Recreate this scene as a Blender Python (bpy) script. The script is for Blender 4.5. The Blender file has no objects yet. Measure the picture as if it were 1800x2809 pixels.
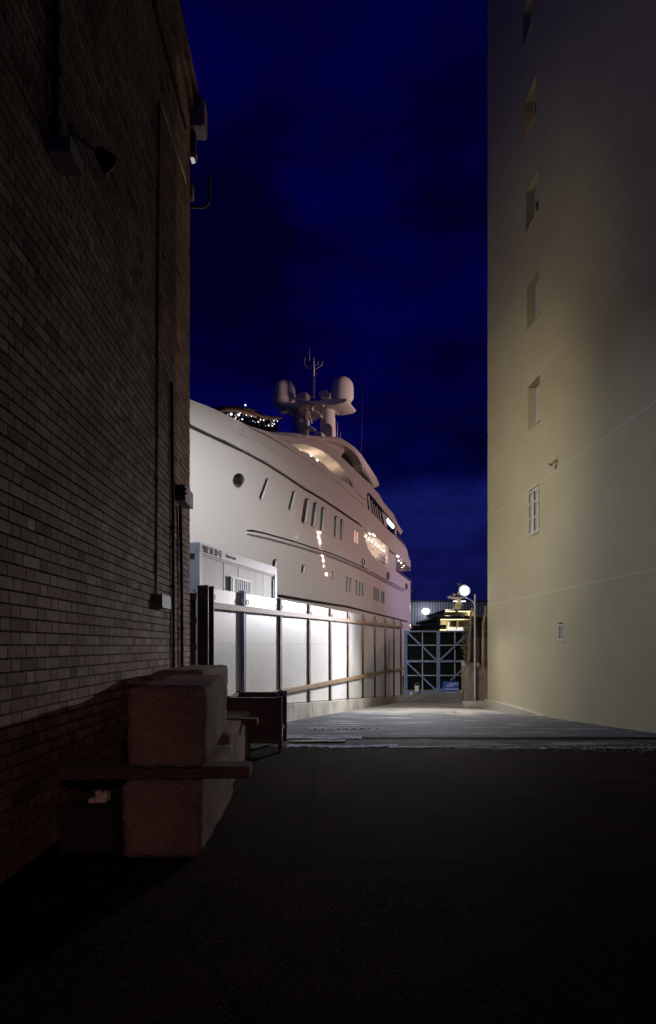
import bpy, bmesh, math, random
from mathutils import Vector, Matrix
random.seed(7)
sc = bpy.context.scene
COL = sc.collection

# ------------------------------------------------------------------ camera
FPX, HOR, CZ = 1500.0, 1772.0, 1.5          # focal length and horizon of the 1800x2809 photograph
cam = bpy.data.cameras.new('camera'); camo = bpy.data.objects.new('camera', cam); COL.objects.link(camo)
cam.sensor_fit = 'HORIZONTAL'; cam.sensor_width = 36; cam.lens = 36 * FPX / 1800
cam.shift_y = (HOR - 1404.5) / 1800
cam.clip_start = 0.05; cam.clip_end = 2000
camo.location = (0, 0, CZ); camo.rotation_euler = (math.radians(90), 0, 0)
sc.camera = camo

# ------------------------------------------------------------------ night sky
w = bpy.data.worlds.new('World'); sc.world = w; w.use_nodes = True
nt = w.node_tree; N = nt.nodes; L = nt.links
bg = N['Background']
tc = N.new('ShaderNodeTexCoord'); sep = N.new('ShaderNodeSeparateXYZ'); L.new(tc.outputs['Generated'], sep.inputs[0])
rp = N.new('ShaderNodeValToRGB'); L.new(sep.outputs['Z'], rp.inputs[0])
el = rp.color_ramp.elements
el[0].position = 0.0; el[0].color = (.0085, .0085, .07, 1)
el[1].position = 1.0; el[1].color = (.0004, .0002, .022, 1)
for p, c in ((.09, (.0042, .0052, .058)), (.17, (.005, .0065, .082)), (.25, (.0055, .0085, .098)), (.30, (.0013, .0016, .058)), (.42, (.0006, .0003, .034)), (.62, (.0006, .0003, .04))):
    e = el.new(p); e.color = c + (1,)
mp = N.new('ShaderNodeMapping'); mp.inputs['Scale'].default_value = (2.2, 2.2, 5.0); L.new(tc.outputs['Generated'], mp.inputs[0])
nz = N.new('ShaderNodeTexNoise'); nz.inputs['Scale'].default_value = 1.6; nz.inputs['Detail'].default_value = 6; nz.inputs['Roughness'].default_value = .55
L.new(mp.outputs[0], nz.inputs['Vector'])
mr = N.new('ShaderNodeMapRange'); mr.inputs[1].default_value = .36; mr.inputs[2].default_value = .64; mr.inputs[3].default_value = .40; mr.inputs[4].default_value = 1.6
L.new(nz.outputs['Fac'], mr.inputs[0])
vm = N.new('ShaderNodeVectorMath'); vm.operation = 'SCALE'; L.new(rp.outputs[0], vm.inputs[0]); L.new(mr.outputs[0], vm.inputs['Scale'])
L.new(vm.outputs[0], bg.inputs['Color']); bg.inputs['Strength'].default_value = .9

sc.view_settings.view_transform = 'Standard'; sc.view_settings.look = 'None'
sc.view_settings.exposure = 0; sc.view_settings.gamma = 1

# ------------------------------------------------------------------ lamps that light the yard
def lamp(name, typ, loc, power, col, target=None, size=.15, cone=90, blend=1.0):
    d = bpy.data.lights.new(name, typ); d.energy = power; d.color = col
    if typ == 'AREA': d.size = size
    else: d.shadow_soft_size = size
    if typ == 'SPOT': d.spot_size = math.radians(cone); d.spot_blend = blend
    o = bpy.data.objects.new(name, d); COL.objects.link(o); o.location = loc
    if target is not None:
        o.rotation_euler = (Vector(target) - Vector(loc)).to_track_quat('-Z', 'Y').to_euler()
    return o
WHITE = (.93, .96, 1.0); COOL = (.86, .92, 1.0); WARM = (1.0, .62, .38); CREAM = (1.0, .86, .55)
SL, WF = (4.62, 18.90, 3.38), (-2.14, 9.3, 9.2)
lamp('street_lamp_beam', 'SPOT', SL, 1500, (1.0, .94, .88), (2.2, 15.5, -.8), .10, 96, 1.0)
lamp('street_lamp_beam', 'SPOT', SL, 2000, (.90, .92, 1.0), (-.6, 13.6, .9), .10, 72, 1.0)
lamp('street_lamp_beam', 'SPOT', SL, 420, (.65, .80, 1.0), (.3, 15.6, .9), .10, 80, 1.0)
lamp('wall_floodlight_beam', 'SPOT', WF, 720, (.78, .87, 1.0), (5.4, 12.5, -2.2), .12, 96, 1.0)
lamp('wall_floodlight_beam', 'SPOT', WF, 1400, (1.0, .87, .64), (5.4, 20.8, 3.8), .12, 86, 1.0)
lamp('wall_floodlight_beam', 'SPOT', WF, 330, (1.0, .84, .42), (5.4, 19.5, 9.0), .12, 100, 1.0)
lamp('wall_floodlight_beam', 'SPOT', WF, 950, (1.0, .96, .78), (5.4, 20.3, 1.0), .12, 68, 1.0)
lamp('wall_floodlight_beam', 'SPOT', (-2.45, 9.0, 9.35), 5900, (.99, .985, 1.0), (-3.0, 18.0, 4.5), .4, 70, 1.0)
lamp('wall_floodlight_beam', 'SPOT', (-2.7, 8.95, 9.3), 1500, (.62, .74, 1.0), (-2.9, 10.6, 1.0), .08, 30, 1.0)
lamp('harbour_lamp_beam', 'SPOT', (24, 26, 14), 12500, (1, .66, .60), (-.6, 36.6, 17.6), .9, 26, .8)
lamp('harbour_lamp_beam', 'SPOT', (32.3, 56.7, 12.5), 13500, (1, .575, .42), (1, 26, 7), .22, 70, .6)
lamp('harbour_lamp_beam', 'SPOT', (24, 26, 14), 1500, (1, .66, .52), (-4, 24, 9), .9, 100, 1.0)
lamp('quay_lamp_beam', 'SPOT', (16, 38, 5), 1300, (.50, .47, 1.0), (6, 41, 4.5), .3, 60, 1.0)
lamp('street_behind_beam', 'SPOT', (3.6, -9, 5.5), 700, (1.0, .56, .42), (-.95, 3.9, .75), .3, 17, 1.0)

# ------------------------------------------------------------------ helpers: pixels to rays
def rdir(px, py): return Vector(((px - 900) / FPX, 1.0, (HOR - py) / FPX))
CAM = Vector((0, 0, CZ))
def at(px, py, Y): d = rdir(px, py); return CAM + d * Y
def on_plane(px, py, p0, n):
    d = rdir(px, py); n = Vector(n); t = (Vector(p0) - CAM).dot(n) / d.dot(n); return CAM + d * t
def lerp(a, b, t): return a + (b - a) * t
def interp(tab, x):
    if x <= tab[0][0]: return tab[0][1]
    for (x0, y0), (x1, y1) in zip(tab, tab[1:]):
        if x <= x1: return y0 + (y1 - y0) * (x - x0) / (x1 - x0 if x1 != x0 else 1)
    return tab[-1][1]
def catmull(pts, n=6, closed=False):
    P = [Vector(p) for p in pts]; out = []; m = len(P)
    rng = range(m) if closed else range(m - 1)
    for i in rng:
        if closed: a, b, c, d = P[i - 1], P[i], P[(i + 1) % m], P[(i + 2) % m]
        else: a, b, c, d = P[max(i - 1, 0)], P[i], P[i + 1], P[min(i + 2, m - 1)]
        for k in range(n):
            t = k / n
            out.append(.5 * ((2 * b) + (c - a) * t + (2 * a - 5 * b + 4 * c - d) * t * t + (3 * b - a - 3 * c + d) * t ** 3))
    if not closed: out.append(P[-1])
    return out
def dense(pts, step=6):
    out = []
    for a, b in zip(pts, pts[1:]):
        n = max(1, int(max(abs(b[0] - a[0]), abs(b[1] - a[1])) / step))
        for k in range(n): out.append(tuple(lerp(a[i], b[i], k / n) for i in range(len(a))))
    out.append(tuple(pts[-1])); return out

# ------------------------------------------------------------------ helpers: materials
def mat(name, col, rough=.6, var=.0, scale=4., bump=0., bscale=40., metal=0., coat=0., dirt=None, dscale=1.5, dlo=.5, dhi=.7, emis=None, estr=0., spec=None, stretch=None, speck=None, sscale=120.):
    m = bpy.data.materials.new(name); m.use_nodes = True
    n = m.node_tree.nodes; l = m.node_tree.links; b = n['Principled BSDF']
    b.inputs['Roughness'].default_value = rough; b.inputs['Metallic'].default_value = metal
    b.inputs['Coat Weight'].default_value = coat; b.inputs['Coat Roughness'].default_value = .08
    if spec is not None: b.inputs['Specular IOR Level'].default_value = spec
    c4 = tuple(col) + (1,)
    b.inputs['Base Color'].default_value = c4
    tcn = n.new('ShaderNodeTexCoord'); vec = tcn.outputs['Object']
    if stretch:
        mpn = n.new('ShaderNodeMapping'); mpn.inputs['Scale'].default_value = stretch; l.new(vec, mpn.inputs[0]); vec2 = mpn.outputs[0]
    else: vec2 = vec
    cur = None
    if var > 0:
        nn = n.new('ShaderNodeTexNoise'); nn.inputs['Scale'].default_value = scale; nn.inputs['Detail'].default_value = 8; nn.inputs['Roughness'].default_value = .6
        l.new(vec2, nn.inputs['Vector'])
        r = n.new('ShaderNodeValToRGB'); r.color_ramp.elements[0].position = .3; r.color_ramp.elements[1].position = .7
        r.color_ramp.elements[0].color = tuple(max(0, x * (1 - var)) for x in col) + (1,); r.color_ramp.elements[1].color = tuple(min(1, x * (1 + var)) for x in col) + (1,)
        l.new(nn.outputs['Fac'], r.inputs[0]); cur = r.outputs[0]
    if dirt is not None:
        nn = n.new('ShaderNodeTexNoise'); nn.inputs['Scale'].default_value = dscale; nn.inputs['Detail'].default_value = 10; nn.inputs['Roughness'].default_value = .65
        l.new(vec2, nn.inputs['Vector'])
        r = n.new('ShaderNodeMapRange'); r.inputs[1].default_value = dlo; r.inputs[2].default_value = dhi; l.new(nn.outputs['Fac'], r.inputs[0])
        mx = n.new('ShaderNodeMix'); mx.data_type = 'RGBA'; l.new(r.outputs[0], mx.inputs['Factor'])
        if cur is not None: l.new(cur, mx.inputs['A'])
        else: mx.inputs['A'].default_value = c4
        mx.inputs['B'].default_value = tuple(dirt) + (1,); cur = mx.outputs['Result']
    if speck is not None:
        nn = n.new('ShaderNodeTexNoise'); nn.inputs['Scale'].default_value = sscale; nn.inputs['Detail'].default_value = 3
        l.new(vec, nn.inputs['Vector'])
        r = n.new('ShaderNodeMapRange'); r.inputs[1].default_value = .56; r.inputs[2].default_value = .72; l.new(nn.outputs['Fac'], r.inputs[0])
        mx = n.new('ShaderNodeMix'); mx.data_type = 'RGBA'; l.new(r.outputs[0], mx.inputs['Factor'])
        if cur is not None: l.new(cur, mx.inputs['A'])
        else: mx.inputs['A'].default_value = c4
        mx.inputs['B'].default_value = tuple(speck) + (1,); cur = mx.outputs['Result']
    if cur is not None: l.new(cur, b.inputs['Base Color'])
    if bump > 0:
        nn = n.new('ShaderNodeTexNoise'); nn.inputs['Scale'].default_value = bscale; nn.inputs['Detail'].default_value = 6; l.new(vec2, nn.inputs['Vector'])
        bp = n.new('ShaderNodeBump'); bp.inputs['Strength'].default_value = bump; bp.inputs['Distance'].default_value = .02
        l.new(nn.outputs['Fac'], bp.inputs['Height']); l.new(bp.outputs[0], b.inputs['Normal'])
    if emis is not None:
        b.inputs['Emission Color'].default_value = tuple(emis) + (1,); b.inputs['Emission Strength'].default_value = estr
    return m

# ------------------------------------------------------------------ helpers: mesh building
class MB:
    def __init__(s): s.v = []; s.f = []
    def add(s, vs, fs):
        o = len(s.v); s.v += [Vector(v) for v in vs]; s.f += [tuple(i + o for i in f) for f in fs]; return s
    def box(s, a, b):
        x0, y0, z0 = a; x1, y1, z1 = b
        return s.add([(x0, y0, z0), (x1, y0, z0), (x1, y1, z0), (x0, y1, z0), (x0, y0, z1), (x1, y0, z1), (x1, y1, z1), (x0, y1, z1)],
                     [(0, 3, 2, 1), (4, 5, 6, 7), (0, 1, 5, 4), (1, 2, 6, 5), (2, 3, 7, 6), (3, 0, 4, 7)])
    def obox(s, c, ax, ay, az):              # centre and three half-axis vectors
        c = Vector(c); ax, ay, az = Vector(ax), Vector(ay), Vector(az)
        vs = [c - ax - ay - az, c + ax - ay - az, c + ax + ay - az, c - ax + ay - az, c - ax - ay + az, c + ax - ay + az, c + ax + ay + az, c - ax + ay + az]
        return s.add(vs, [(0, 3, 2, 1), (4, 5, 6, 7), (0, 1, 5, 4), (1, 2, 6, 5), (2, 3, 7, 6), (3, 0, 4, 7)])
    def tube(s, pts, r, n=8, cap=True):
        P = [Vector(p) for p in pts]; rs = r if isinstance(r, (list, tuple)) else [r] * len(P); rings = []
        up = Vector((0, 0, 1)); prev = None
        for i, p in enumerate(P):
            t = (P[min(i + 1, len(P) - 1)] - P[max(i - 1, 0)])
            if t.length < 1e-9: t = Vector((0, 0, 1))
            t.normalize()
            a = prev if prev is not None else (up if abs(t.dot(up)) < .95 else Vector((1, 0, 0)))
            x = a - t * a.dot(t)
            if x.length < 1e-6: x = t.orthogonal()
            x.normalize(); prev = x; y = t.cross(x)
            rings.append([p + (x * math.cos(2 * math.pi * k / n) + y * math.sin(2 * math.pi * k / n)) * rs[i] for k in range(n)])
        vs = [v for rg in rings for v in rg]; fs = []
        for i in range(len(P) - 1):
            for k in range(n): fs.append((i * n + k, i * n + (k + 1) % n, (i + 1) * n + (k + 1) % n, (i + 1) * n + k))
        if cap: fs.append(tuple(range(n - 1, -1, -1))); fs.append(tuple((len(P) - 1) * n + k for k in range(n)))
        return s.add(vs, fs)
    def lathe(s, c, prof, n=24, axis=(0, 0, 1)):
        c = Vector(c); ax = Vector(axis).normalized(); x = ax.orthogonal().normalized(); y = ax.cross(x); vs = []; fs = []
        for r, h in prof:
            for k in range(n): a = 2 * math.pi * k / n; vs.append(c + ax * h + (x * math.cos(a) + y * math.sin(a)) * r)
        for i in range(len(prof) - 1):
            for k in range(n): fs.append((i * n + k, i * n + (k + 1) % n, (i + 1) * n + (k + 1) % n, (i + 1) * n + k))
        fs.append(tuple(range(n - 1, -1, -1))); fs.append(tuple((len(prof) - 1) * n + k for k in range(n)))
        return s.add(vs, fs)
    def ball(s, c, r, n=12, m=8, sz=1.0):
        return s.lathe(c, [(max(.001, r * math.sin(math.pi * i / m)), -r * sz * math.cos(math.pi * i / m)) for i in range(m + 1)], n)
    def prism(s, poly, d):                   # polygon (3-D points) extruded by vector d
        P = [Vector(p) for p in poly]; d = Vector(d); n = len(P)
        vs = P + [p + d for p in P]
        fs = [tuple(range(n)), tuple(range(2 * n - 1, n - 1, -1))] + [(i, (i + 1) % n + 0, (i + 1) % n + n, i + n) for i in range(n)]
        return s.add(vs, [fs[0], fs[1]] + [tuple(reversed(f)) for f in fs[2:]])
    def build(s, name, m, parent=None, smooth=False, bevel=0, seg=2, ang=35, kind=None):
        me = bpy.data.meshes.new(name); me.from_pydata([tuple(v) for v in s.v], [], s.f); me.update()
        bm = bmesh.new(); bm.from_mesh(me); bmesh.ops.remove_doubles(bm, verts=bm.verts, dist=1e-5)
        bmesh.ops.recalc_face_normals(bm, faces=bm.faces)
        if smooth:
            for f in bm.faces: f.smooth = True
            for e in bm.edges:
                if len(e.link_faces) == 2 and e.calc_face_angle(0) > math.radians(ang): e.smooth = False
        bm.to_mesh(me); bm.free()
        o = bpy.data.objects.new(name, me); COL.objects.link(o); me.materials.append(m)
        if parent is not None: o.parent = parent
        if bevel: 
            b = o.modifiers.new('bevel', 'BEVEL'); b.width = bevel; b.segments = seg; b.limit_method = 'ANGLE'; b.angle_limit = math.radians(40)
        if kind: o['kind'] = kind
        return o
def tag(o, label, cat, group=None):
    o['label'] = label; o['category'] = cat
    if group: o['group'] = group
    return o
def thing(name, label, cat, loc=(0, 0, 0), rz=0, group=None):
    o = bpy.data.objects.new(name, None); COL.objects.link(o); o.location = loc; o.rotation_euler = (0, 0, rz)
    o.empty_display_size = .3
    return tag(o, label, cat, group)
def text_mesh(name, body, size, m, parent, M, depth=.004):
    cu = bpy.data.curves.new(name, 'FONT'); cu.body = body; cu.size = size; cu.extrude = depth
    t = bpy.data.objects.new('tmp', cu); COL.objects.link(t)
    me = bpy.data.meshes.new_from_object(t.evaluated_get(bpy.context.evaluated_depsgraph_get()))
    bpy.data.objects.remove(t); bpy.data.curves.remove(cu)
    me.transform(M); me.name = name; me.materials.clear(); me.materials.append(m)
    o = bpy.data.objects.new(name, me); COL.objects.link(o); o.parent = parent; return o

# ------------------------------------------------------------------ materials
M = {}
M['stucco'] = mat('cream_stucco', (.475, .43, .305), .9, .06, .9, .5, 60, dirt=(.43, .39, .275), dscale=.7, dlo=.45, dhi=.8, speck=(.39, .355, .25), sscale=38)
M['stucco_line'] = mat('pale_joint', (.54, .51, .41), .8, .05, 3)
M['reveal'] = mat('reveal_paint', (.5, .46, .34), .9, .05, 5, .2, 60)
M['white_paint'] = mat('white_metal_paint', (.72, .73, .74), .45, .06, 6)
M['shutter'] = mat('grey_shutter', (.5, .51, .55), .5, .06, 8)
M['glass_dark'] = mat('dark_glass', (.012, .013, .016), .06, spec=.6)
M['asphalt'] = mat('old_asphalt', (.027, .0125, .0100), .92, .45, 1.1, .9, 55, dirt=(.008, .005, .0045), dscale=.9, dlo=.40, dhi=.60, speck=(.085, .045, .038), sscale=34, spec=.05)
M['concrete_road'] = mat('worn_concrete', (.27, .262, .24), .9, .3, .8, .6, 45, dirt=(.19, .185, .175), dscale=.45, dlo=.45, dhi=.66, speck=(.34, .33, .31), sscale=60, spec=.2)
M['patch'] = mat('crumbling_concrete', (.31, .33, .385), .9, .35, 6, 1.0, 30, dirt=(.1, .1, .11), dscale=9, dlo=.5, dhi=.6, spec=.2)
M['yard'] = mat('yard_ground', (.12, .13, .12), .8, .4, .5, .4, 20)
M['concrete'] = mat('cast_concrete', (.42, .40, .35), .9, .15, 1.5, .5, 35, dirt=(.26, .235, .19), dscale=1.2, dlo=.48, dhi=.7)
M['block'] = mat('rough_block_concrete', (.20, .145, .12), .95, .25, 5, 1.0, 60, dirt=(.10, .07, .06), dscale=1.3, dlo=.45, dhi=.65, speck=(.33, .25, .21), sscale=90, spec=.1)
M['timber'] = mat('old_timber', (.07, .042, .028), .85, .35, 6, .5, 30, stretch=(1, 8, 8))
M['dark_timber'] = mat('blackened_timber', (.025, .016, .012), .9, .4, 6, .5, 30, stretch=(8, 1, 8))
M['steel_brown'] = mat('rusted_brown_steel', (.21, .13, .085), .6, .3, 8, .3, 50, dirt=(.07, .045, .035), dscale=5)
M['steel_rail'] = mat('ochre_brown_steel', (.27, .175, .095), .55, .2, 5, .2, 50, dirt=(.15, .09, .06), dscale=3)
M['steel_dark'] = mat('dark_maroon_steel', (.075, .042, .042), .5, .25, 6, .2, 40)
M['galv'] = mat('galvanised_steel', (.42, .46, .52), .45, .12, 8, metal=.3)
M['galv_blue'] = mat('blue_grey_steel', (.15, .2, .34), .5, .3, 6)
M['panel'] = mat('white_gloss_panel', (.74, .74, .73), .42, .04, 1.2, .03, 4, coat=.35, dirt=(.62, .61, .57), dscale=.9, dlo=.5, dhi=.8)
M['cabin'] = mat('cabin_panel', (.80, .795, .745), .6, .06, 2.0, .05, 20, dirt=(.62, .61, .56), dscale=1.6, dlo=.5, dhi=.8, stretch=(2.2, 2.2, .35))
M['cabin_frame'] = mat('cabin_frame_paint', (.74, .75, .77), .5, .05, 3)
M['sign_ink'] = mat('black_sign_paint', (.02, .022, .025), .5)
M['gel'] = mat('white_gelcoat', (.70, .675, .655), .6, .015, .6, coat=.4, spec=.3)
def wavy_coat(m):
    n = m.node_tree.nodes; l = m.node_tree.links; b = n['Principled BSDF']; b.inputs['Coat Roughness'].default_value = .025
    t = n.new('ShaderNodeTexCoord'); mp_ = n.new('ShaderNodeMapping'); mp_.inputs['Scale'].default_value = (.07, .07, 3.4); l.new(t.outputs['Object'], mp_.inputs[0])
    q = n.new('ShaderNodeTexNoise'); q.inputs['Scale'].default_value = 1.0; q.inputs['Detail'].default_value = 1.5; l.new(mp_.outputs[0], q.inputs['Vector'])
    bp = n.new('ShaderNodeBump'); bp.inputs['Strength'].default_value = 1.0; bp.inputs['Distance'].default_value = .06; l.new(q.outputs['Fac'], bp.inputs['Height']); l.new(bp.outputs[0], b.inputs['Coat Normal'])
wavy_coat(M['gel'])
M['gel_grey'] = mat('pale_grey_gelcoat', (.42, .42, .44), .35, .03, 2, coat=.3)
M['hull_low'] = mat('lilac_hull_bottom', (.42, .38, .46), .5, .08, 1)
M['black_trim'] = mat('black_trim', (.012, .011, .012), .3)
M['chrome'] = mat('polished_steel', (.62, .6, .58), .15, metal=1.0)
M['port_glass'] = mat('port_glass', (.018, .017, .02), .3, spec=.3)
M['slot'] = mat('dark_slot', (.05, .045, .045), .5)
M['hatchdark'] = mat('dark_recess', (.01, .01, .01), .6)
M['lamp_white'] = mat('lit_lamp_white', (1, 1, 1), .4, emis=(.93, .97, 1), estr=30)
M['lamp_glow'] = mat('lit_downlight', (1, .9, .8), .4, emis=(1, .9, .78), estr=4.5)
M['glow_dot'] = mat('glowing_dot', (1, .95, .9), .4, emis=(1, .97, .92), estr=1.9)  # small lights, and the reflections set on the wheelhouse glass
M['lamp_yellow'] = mat('lit_yellow', (1, .9, .5), .4, emis=(1, .83, .42), estr=2.3)
M['screen'] = mat('lit_saloon_window', (1, 1, 1), .4, emis=(.86, .95, 1), estr=2.4)
M['brown_trim'] = mat('varnished_brown', (.17, .095, .05), .4)
M['dark_body'] = mat('dark_painted_metal', (.02, .02, .022), .5)
M['grey_box'] = mat('grey_plastic_box', (.20, .16, .165), .6, .1, 5)
M['pipe_brown'] = mat('brown_painted_pipe', (.11, .075, .07), .6, .15, 6)
M['pipe_black'] = mat('black_cable', (.012, .011, .012), .7)
M['pipe_pale'] = mat('pale_conduit', (.4, .38, .38), .5)
M['shed'] = mat('corrugated_sheet', (.36, .38, .46), .6, .12, .4, stretch=(3, 1, .12))
M['shed_roof'] = mat('dark_roof_edge', (.05, .05, .06), .7)
M['netting'] = mat('dark_green_netting', (.006, .009, .008), .95, .3, 3, spec=.05)
M['rusty_mesh'] = mat('rusty_old_sheet', (.11, .075, .06), .85, .45, 3, .6, 25, dirt=(.05, .045, .03), dscale=2.5)
M['pier'] = mat('weathered_pier', (.25, .205, .175), .92, .3, 2.2, .7, 30, dirt=(.12, .075, .06), dscale=1.4, dlo=.46, dhi=.62, stretch=(1.4, 1.4, .5))
M['whitewash'] = mat('whitewashed_stone', (.42, .40, .36), .9, .2, 4, .7, 18)
M['ivy'] = mat('ivy_leaf', (.06, .075, .04), .7, .4, 5)
M['ivy_dry'] = mat('dry_leaf', (.2, .17, .11), .8, .4, 5)
M['bucket'] = mat('white_plastic', (.62, .68, .74), .5, .2, 9)
M['blue_plastic'] = mat('blue_plastic', (.05, .1, .42), .5, .15, 5)
M['pale_blue'] = mat('pale_blue_print', (.4, .5, .75), .5)
M['wire'] = mat('thin_wire', (.25, .23, .24), .4, metal=.6)
M['carton'] = mat('printed_carton', (.55, .45, .42), .6, .5, 30)
M['b2'] = mat('far_yacht_cream', (.6, .55, .42), .5)
M['b2_dark'] = mat('far_yacht_navy', (.05, .035, .06), .5)

def add_cracks(m, scale=.55, width=.012, col=(.006, .005, .005)):
    n = m.node_tree.nodes; l = m.node_tree.links; b = n['Principled BSDF']; lk = b.inputs['Base Color'].links[0]; src = lk.from_socket
    t = n.new('ShaderNodeTexCoord'); q = n.new('ShaderNodeTexNoise'); q.inputs['Scale'].default_value = 2.5; q.inputs['Detail'].default_value = 5; l.new(t.outputs['Object'], q.inputs['Vector'])
    ad = n.new('ShaderNodeMix'); ad.data_type = 'RGBA'; ad.inputs['Factor'].default_value = .18; l.new(t.outputs['Object'], ad.inputs['A']); l.new(q.outputs['Color'], ad.inputs['B'])
    v = n.new('ShaderNodeTexVoronoi'); v.feature = 'DISTANCE_TO_EDGE'; v.inputs['Scale'].default_value = scale; l.new(ad.outputs['Result'], v.inputs['Vector'])
    r = n.new('ShaderNodeMapRange'); r.inputs[1].default_value = width * .3; r.inputs[2].default_value = width; l.new(v.outputs['Distance'], r.inputs[0])
    mx = n.new('ShaderNodeMix'); mx.data_type = 'RGBA'; l.new(r.outputs[0], mx.inputs['Factor']); mx.inputs['A'].default_value = tuple(col) + (1,); l.new(src, mx.inputs['B']); l.new(mx.outputs['Result'], b.inputs['Base Color'])
def ragged_dark(m, col, y0, y1):  # mixes in a ragged-edged colour, dense on the near side, thinning outward
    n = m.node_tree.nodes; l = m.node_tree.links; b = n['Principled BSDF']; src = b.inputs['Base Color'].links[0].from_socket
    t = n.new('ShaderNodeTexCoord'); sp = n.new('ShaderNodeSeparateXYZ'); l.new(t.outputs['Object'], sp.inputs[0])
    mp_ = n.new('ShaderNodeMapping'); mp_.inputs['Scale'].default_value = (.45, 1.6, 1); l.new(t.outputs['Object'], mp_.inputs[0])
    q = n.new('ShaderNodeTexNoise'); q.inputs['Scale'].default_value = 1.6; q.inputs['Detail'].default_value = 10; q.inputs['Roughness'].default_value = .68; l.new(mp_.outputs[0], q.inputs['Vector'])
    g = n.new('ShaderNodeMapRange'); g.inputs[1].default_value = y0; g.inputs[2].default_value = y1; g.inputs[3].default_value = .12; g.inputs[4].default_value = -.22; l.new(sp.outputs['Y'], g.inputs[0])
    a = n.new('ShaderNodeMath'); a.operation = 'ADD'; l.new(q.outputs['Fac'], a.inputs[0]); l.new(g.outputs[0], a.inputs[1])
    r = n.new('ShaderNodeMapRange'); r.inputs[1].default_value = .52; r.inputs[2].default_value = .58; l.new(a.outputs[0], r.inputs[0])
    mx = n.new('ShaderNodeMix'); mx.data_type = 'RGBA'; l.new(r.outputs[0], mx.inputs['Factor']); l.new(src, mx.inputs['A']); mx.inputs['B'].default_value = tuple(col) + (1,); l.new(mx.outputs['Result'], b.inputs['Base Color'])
add_cracks(M['asphalt']); add_cracks(M['concrete_road'], .4, .006, (.03, .03, .03)); ragged_dark(M['concrete_road'], (.078, .082, .10), 14.8, 18.6); ragged_dark(M['concrete_road'], (.045, .043, .046), 8.0, 10.6)  # road darker and bluish on its nearer part, worn patches along the broken edge
def brick_mat():
    m = bpy.data.materials.new('brown_brick'); m.use_nodes = True
    n = m.node_tree.nodes; l = m.node_tree.links; b = n['Principled BSDF']; b.inputs['Roughness'].default_value = .85; b.inputs['Specular IOR Level'].default_value = .25
    def mth(op, x, y=None, z=None):
        q = n.new('ShaderNodeMath'); q.operation = op
        for i, v in enumerate((x, y, z)):
            if v is None: continue
            if isinstance(v, (int, float)): q.inputs[i].default_value = v
            else: l.new(v, q.inputs[i])
        return q.outputs[0]
    t = n.new('ShaderNodeTexCoord'); sp = n.new('ShaderNodeSeparateXYZ'); l.new(t.outputs['Object'], sp.inputs[0])
    along = mth('SUBTRACT', sp.outputs['Y'], sp.outputs['X']); row = mth('FLOOR', mth('DIVIDE', sp.outputs['Z'], .0885))
    wr = n.new('ShaderNodeTexWhiteNoise'); wr.noise_dimensions = '1D'; l.new(row, wr.inputs['W'])
    u = mth('ADD', mth('ADD', along, mth('MULTIPLY', mth('PINGPONG', row, 1.0), .17)), mth('MULTIPLY', wr.outputs['Value'], .05))
    k = mth('DIVIDE', u, .345); cell = mth('FLOOR', k); f = mth('MULTIPLY', mth('FRACT', k), .345)
    isd = mth('GREATER_THAN', f, .232)
    d = mth('MINIMUM', mth('MINIMUM', f, mth('SUBTRACT', .345, f)), mth('ABSOLUTE', mth('SUBTRACT', f, .232)))
    joint = n.new('ShaderNodeMapRange'); joint.inputs[1].default_value = .0035; joint.inputs[2].default_value = .0075; l.new(d, joint.inputs[0])
    cid = n.new('ShaderNodeCombineXYZ'); l.new(mth('MULTIPLY_ADD', cell, 2.0, isd), cid.inputs['X']); l.new(row, cid.inputs['Y'])
    wn = n.new('ShaderNodeTexWhiteNoise'); wn.noise_dimensions = '3D'; l.new(cid.outputs[0], wn.inputs['Vector'])
    cr = n.new('ShaderNodeValToRGB'); el = cr.color_ramp.elements; el[0].position = 0; el[0].color = (.10, .058, .040, 1); el[1].position = 1; el[1].color = (.29, .218, .168, 1)
    for p, c in ((.12, (.185, .115, .080)), (.55, (.222, .150, .110)), (.85, (.245, .176, .135))): e = el.new(p); e.color = c + (1,)
    l.new(wn.outputs['Value'], cr.inputs[0])
    nn = n.new('ShaderNodeTexNoise'); nn.inputs['Scale'].default_value = 1.3; nn.inputs['Detail'].default_value = 9; nn.inputs['Roughness'].default_value = .65; l.new(t.outputs['Object'], nn.inputs['Vector'])
    r = n.new('ShaderNodeValToRGB'); r.color_ramp.elements[0].position = .35; r.color_ramp.elements[1].position = .68
    r.color_ramp.elements[0].color = (.66, .62, .6, 1); r.color_ramp.elements[1].color = (1.2, 1.17, 1.14, 1); l.new(nn.outputs['Fac'], r.inputs[0])
    n3 = n.new('ShaderNodeTexNoise'); n3.inputs['Scale'].default_value = 22; n3.inputs['Detail'].default_value = 6; n3.inputs['Roughness'].default_value = .7; l.new(t.outputs['Object'], n3.inputs['Vector'])
    r3 = n.new('ShaderNodeMapRange'); r3.inputs[1].default_value = .3; r3.inputs[2].default_value = .7; r3.inputs[3].default_value = .72; r3.inputs[4].default_value = 1.25; l.new(n3.outputs['Fac'], r3.inputs[0])
    mx = n.new('ShaderNodeMix'); mx.data_type = 'RGBA'; mx.blend_type = 'MULTIPLY'; mx.inputs['Factor'].default_value = 1
    l.new(cr.outputs[0], mx.inputs['A']); l.new(r.outputs[0], mx.inputs['B'])
    sc3 = n.new('ShaderNodeVectorMath'); sc3.operation = 'SCALE'; l.new(mx.outputs['Result'], sc3.inputs[0]); l.new(r3.outputs[0], sc3.inputs['Scale'])
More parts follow.
